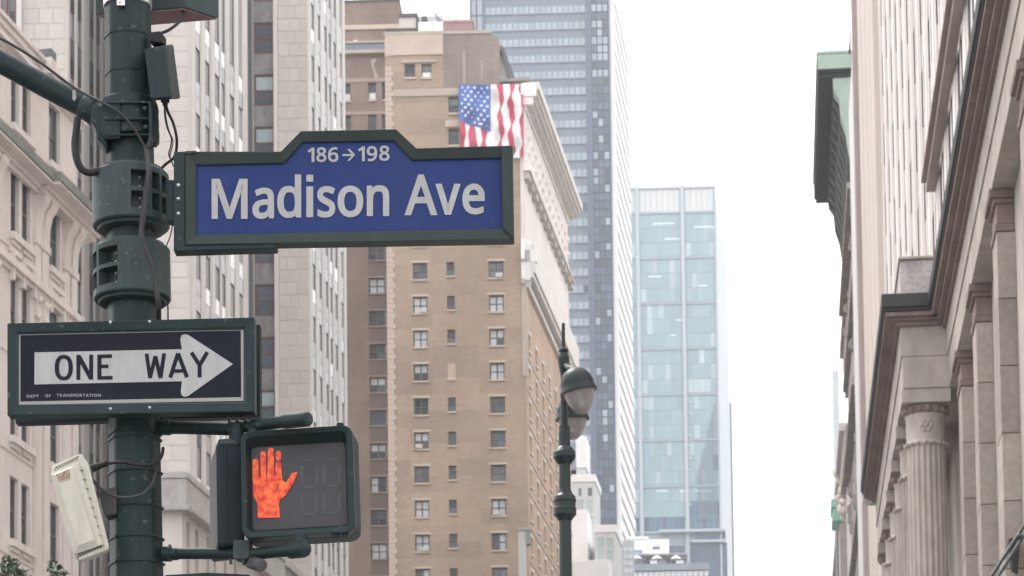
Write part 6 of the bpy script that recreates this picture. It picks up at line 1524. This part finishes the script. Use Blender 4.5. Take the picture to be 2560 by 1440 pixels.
for i in range(9):
    for j in (0, 1):
        u, v = 138 + i * 6.6 + j * 3, 1173 - i * 3.2 - j * 6
        b.prismpx(fa, [(u - 1.5, v), (u + 1.5, v - 1.2), (u + 1.5, v + 2.2), (u - 1.5, v + 3)], -.013, -.0105, ref=-.0105)
        u, v = 196 + i * 6.9 + j * 3, 1391 - i * 3.0 - j * 6
        b.prismpx(fa, [(u - 2, v - 1), (u + 2, v - 2.4), (u + 2, v + 2), (u - 2, v + 3.4)], -.013, -.0105, ref=-.0105)
tag(b.build('vent_holes', HOLE, an), kind='stuff')
b = MB()
for i in range(9):
    u, v = 204 + i * 6.5, 1174 + i * 23.5
    b.prismpx(fa, [(u - 4, v), (u + 4, v - 1.5), (u + 4, v + .5), (u - 4, v + 2)], -.013, .0075, ref=.0)
tag(b.build('edge_clips', CREAM2, an), kind='stuff')
b = MB(); b.prismpx(Face(P(262, 1255, 11.1), 0), [(245, 1228), (286, 1216), (292, 1222), (292, 1284), (262, 1290), (254, 1268)], -.08, .0); b.build('mounting_block', mat('grey_bracket', (.045, .043, .045), .6, .2, 10, 1), an, .005)
b = MB(); b.tube([P(229, 1172, 11.05), P(246, 1165, 11.05), P(268, 1158, 11.03)], [.017, .014, .011], 14); b.build('plug', BLACKRUB, an)
cable('cable', 'black antenna cable running from the cream box across the pole', [(262, 1160, 11.04), (300, 1155, 11.03), (345, 1162, 11.03), (372, 1162, 11.03), (392, 1155, 11.05), (404, 1140, 11.09), (408, 1120, 11.12)], 4.2 * MPP)
cable('cable', 'grey-green cable drooping in a loop from the cream antenna box to the pole', [(232, 1200, 11.06), (250, 1220, 11.05), (285, 1240, 11.03), (320, 1244, 11.02), (355, 1236, 11.02), (380, 1212, 11.02), (389, 1180, 11.05)], 3.6 * MPP, GREYRUB)
# ------------------------------------------------------------------ street lamp
YL = 28.0
lp = root('street_lamp', 'dark green cast iron lamp post with two bell lamps', 'street lamp', (P(1413, 1440, YL).x, P(1413, 1440, YL).y, .14))
mpl = (P(1413, 1200, YL) - P(1412, 1200, YL)).length
ax = P(1409, 900, YL) - P(1414, 1440, YL); ax.normalize()
LG_ = mat('lamp_green_iron', (.008, .0165, .018), .36, .2, 4, 1, spec=.3, fine=.1)
def lamp_prof(items): return [(r * mpl, (P(1413, v, YL).z)) for v, r in items]
basez = lp.location
def turned(nm, items, seg=24):
    bb = MB(); c0 = P(1414, 1440, YL)
    prof = [(r * mpl, (1440 - v) * mpl) for v, r in items]
    bb.lathe(c0, ax, prof, seg); return bb.build(nm, LG_, lp, 0, 16)
zfoot = (P(1413, 1440, YL).z - .14) / mpl
turned('post', [(1440 + zfoot, 44), (1440 + zfoot - 300, 40), (1440 + zfoot - 330, 30), (1440, 15.5), (1282, 15), (1060, 13.5)])
turned('collar', [(1300, 17), (1292, 22), (1286, 28), (1270, 29), (1266, 27), (1255, 27), (1251, 29), (1240, 27), (1232, 20), (1222, 16)])
turned('collar', [(1158, 15), (1150, 22), (1140, 28), (1128, 28), (1118, 22), (1112, 16)])
turned('sleeve', [(1110, 15), (1074, 14.5), (1068, 12)])
turned('upper_post', [(1070, 10), (985, 8.5), (880, 7.5)], 16)
turned('finial', [(930, 8), (915, 11), (900, 14), (885, 15), (872, 10), (868, 13), (862, 11), (858, 5), (797, 4.2), (796, 1)], 16)
def luminaire(u, v, w_, Y, tilt, nm):
    bb = MB(); c = P(u, v, Y); m_ = w_ * mpl / 2 * Y / YL; a = Vector((tilt, -.05, 1)).normalized()
    hood = [(m_ * 1.0, 0), (m_ * 1.04, m_ * .04), (m_ * .97, m_ * .22), (m_ * .92, m_ * .42), (m_ * .94, m_ * .5), (m_ * .82, m_ * .85), (m_ * .6, m_ * 1.15), (m_ * .32, m_ * 1.32), (m_ * .1, m_ * 1.38)]
    bb.lathe(c, a, hood, 24); o = bb.build('lamp_hood', LG_, lp)
    g = bpy.data.materials.get('lamp_globe_glass')
    if g is None:
        g = mat('lamp_globe_glass', (.50, .455, .45), .12, .2, 6, 1, spec=.6)
        g.node_tree.nodes['Principled BSDF'].inputs['Transmission Weight'].default_value = .55
    bb = MB(); bb.lathe(c, a, [(m_ * .02, -m_ * 1.22), (m_ * .26, -m_ * 1.16), (m_ * .5, -m_ * .92), (m_ * .72, -m_ * .52), (m_ * .88, -.002)], 24); bb.build('lamp_globe', g, lp)
    bb = MB(); bb.lathe(c, a, [(m_ * .9, -m_ * .02), (m_ * 1.02, -m_ * .03), (m_ * 1.02, m_ * .03), (m_ * .9, m_ * .03)], 24); bb.build('lamp_rim', LG_, lp)
luminaire(1447, 980, 92, 27.6, -.19, 'near'); luminaire(1431, 1049, 84, 28.6, -.04, 'far')
bb = MB(); bb.tube(spline([P(1411, 905, YL), P(1420, 918, 27.9), P(1432, 922, 27.8), P(1440, 932, 27.7)], 4), .03, 8); bb.build('lamp_arm', LG_, lp)
bb = MB(); bb.tube(spline([P(1411, 985, YL), P(1418, 992, 28.3), P(1427, 1000, 28.5), P(1430, 1012, 28.6)], 4), .03, 8); bb.build('lamp_arm', LG_, lp)

# ------------------------------------------------------------------ young street tree, lower left
rt_ = random.Random(21)
tb = P(30, 2700, 46); tb.z = .14
def tree(u, vtop, Y, label, nbr, seed, tips=()):
    rr = random.Random(seed); tip = P(u, vtop, Y); fx, fy = tip.x, tip.y
    t = root('tree', label, 'tree', (fx, fy, .14)); H = tip.z
    bb = MB(); trunk = [Vector((fx + .06 * math.sin(i), fy + .05 * math.cos(i * 1.7), .14 + (H - .9) * i / 6)) for i in range(7)]
    bb.tube(trunk, [.13 - .016 * i for i in range(7)], 8); bb.build('trunk', mat('bark', (.11, .085, .07), .9, .3, 6, .3), t)
    lv, lb = MB(), MB()
    for k in range(nbr):
        i = rr.uniform(2.6, 6) if k % 2 else rr.uniform(4.6, 6); p0 = trunk[int(i)]
        d = Vector((rr.uniform(-1, 1), rr.uniform(-1, 1), rr.uniform(.2, 1.1)))
        p1 = p0 + d * rr.uniform(.5, 1.1)
        if p1.z > H - .1: p1.z = H - .1
        lb.tube([p0, (p0 + p1) / 2 + Vector((0, 0, .12)), p1], [.03, .02, .008], 5)
        for q in range(6): leaves(lv, p0 + (p1 - p0) * rr.uniform(.45, 1.05), .2, .15, 16, .13, rr)
    for a_, v_ in tips:
        q = P(a_, v_, Y + rr.uniform(-.5, .5)); lb.tube([trunk[5], (trunk[5] + q) / 2 + Vector((0, 0, .1)), q], [.03, .02, .006], 5); leaves(lv, q, .085, .07, 22, .10, rr); leaves(lv, (q * 2 + trunk[5]) / 3, .12, .12, 20, .11, rr)
    lead = MB(); lb.tube([trunk[-1], tip - Vector((0, 0, .1))], [.03, .01], 5); leaves(lv, tip - Vector((0, 0, .12)), .12, .1, 12, .1, rr)
    lb.build('branches', mat('bark', (0, 0, 0)), t); lv.build('crown', mat('young_leaf_green', (.055, .08, .05), .55, .25, 8, 1, spec=.3), t)
tree(22, 1386, 44, 'young leafy street tree at the bottom left corner', 46, 1, ((18, 1404), (6, 1416), (30, 1398), (28, 1422), (48, 1426), (60, 1432), (8, 1432), (40, 1436)))
tree(140, 1406, 47, 'small street tree tip under the cream antenna box', 40, 2, ((132, 1412), (146, 1424), (128, 1430), (158, 1434), (140, 1436)))

# ------------------------------------------------------------------ hazy air
hz = MB(); hz.add([(-1450, -450, -1), (1450, -450, -1), (1450, 1450, -1), (-1450, 1450, -1), (-1450, -450, 330), (1450, -450, 330), (1450, 1450, 330), (-1450, 1450, 330)],
                  [(3, 2, 1, 0), (4, 5, 6, 7), (0, 1, 5, 4), (1, 2, 6, 5), (2, 3, 7, 6), (3, 0, 4, 7)])
hm = bpy.data.materials.new('haze_air'); hm.use_nodes = True; n_ = hm.node_tree.nodes; n_.remove(n_['Principled BSDF'])
pv = n_.new('ShaderNodeVolumePrincipled'); pv.inputs['Color'].default_value = (.95, .97, 1.0, 1); pv.inputs['Density'].default_value = .00032; pv.inputs['Anisotropy'].default_value = .2
hm.node_tree.links.new(pv.outputs[0], n_['Material Output'].inputs['Volume'])
tag(hz.build('haze', hm), kind='stuff')
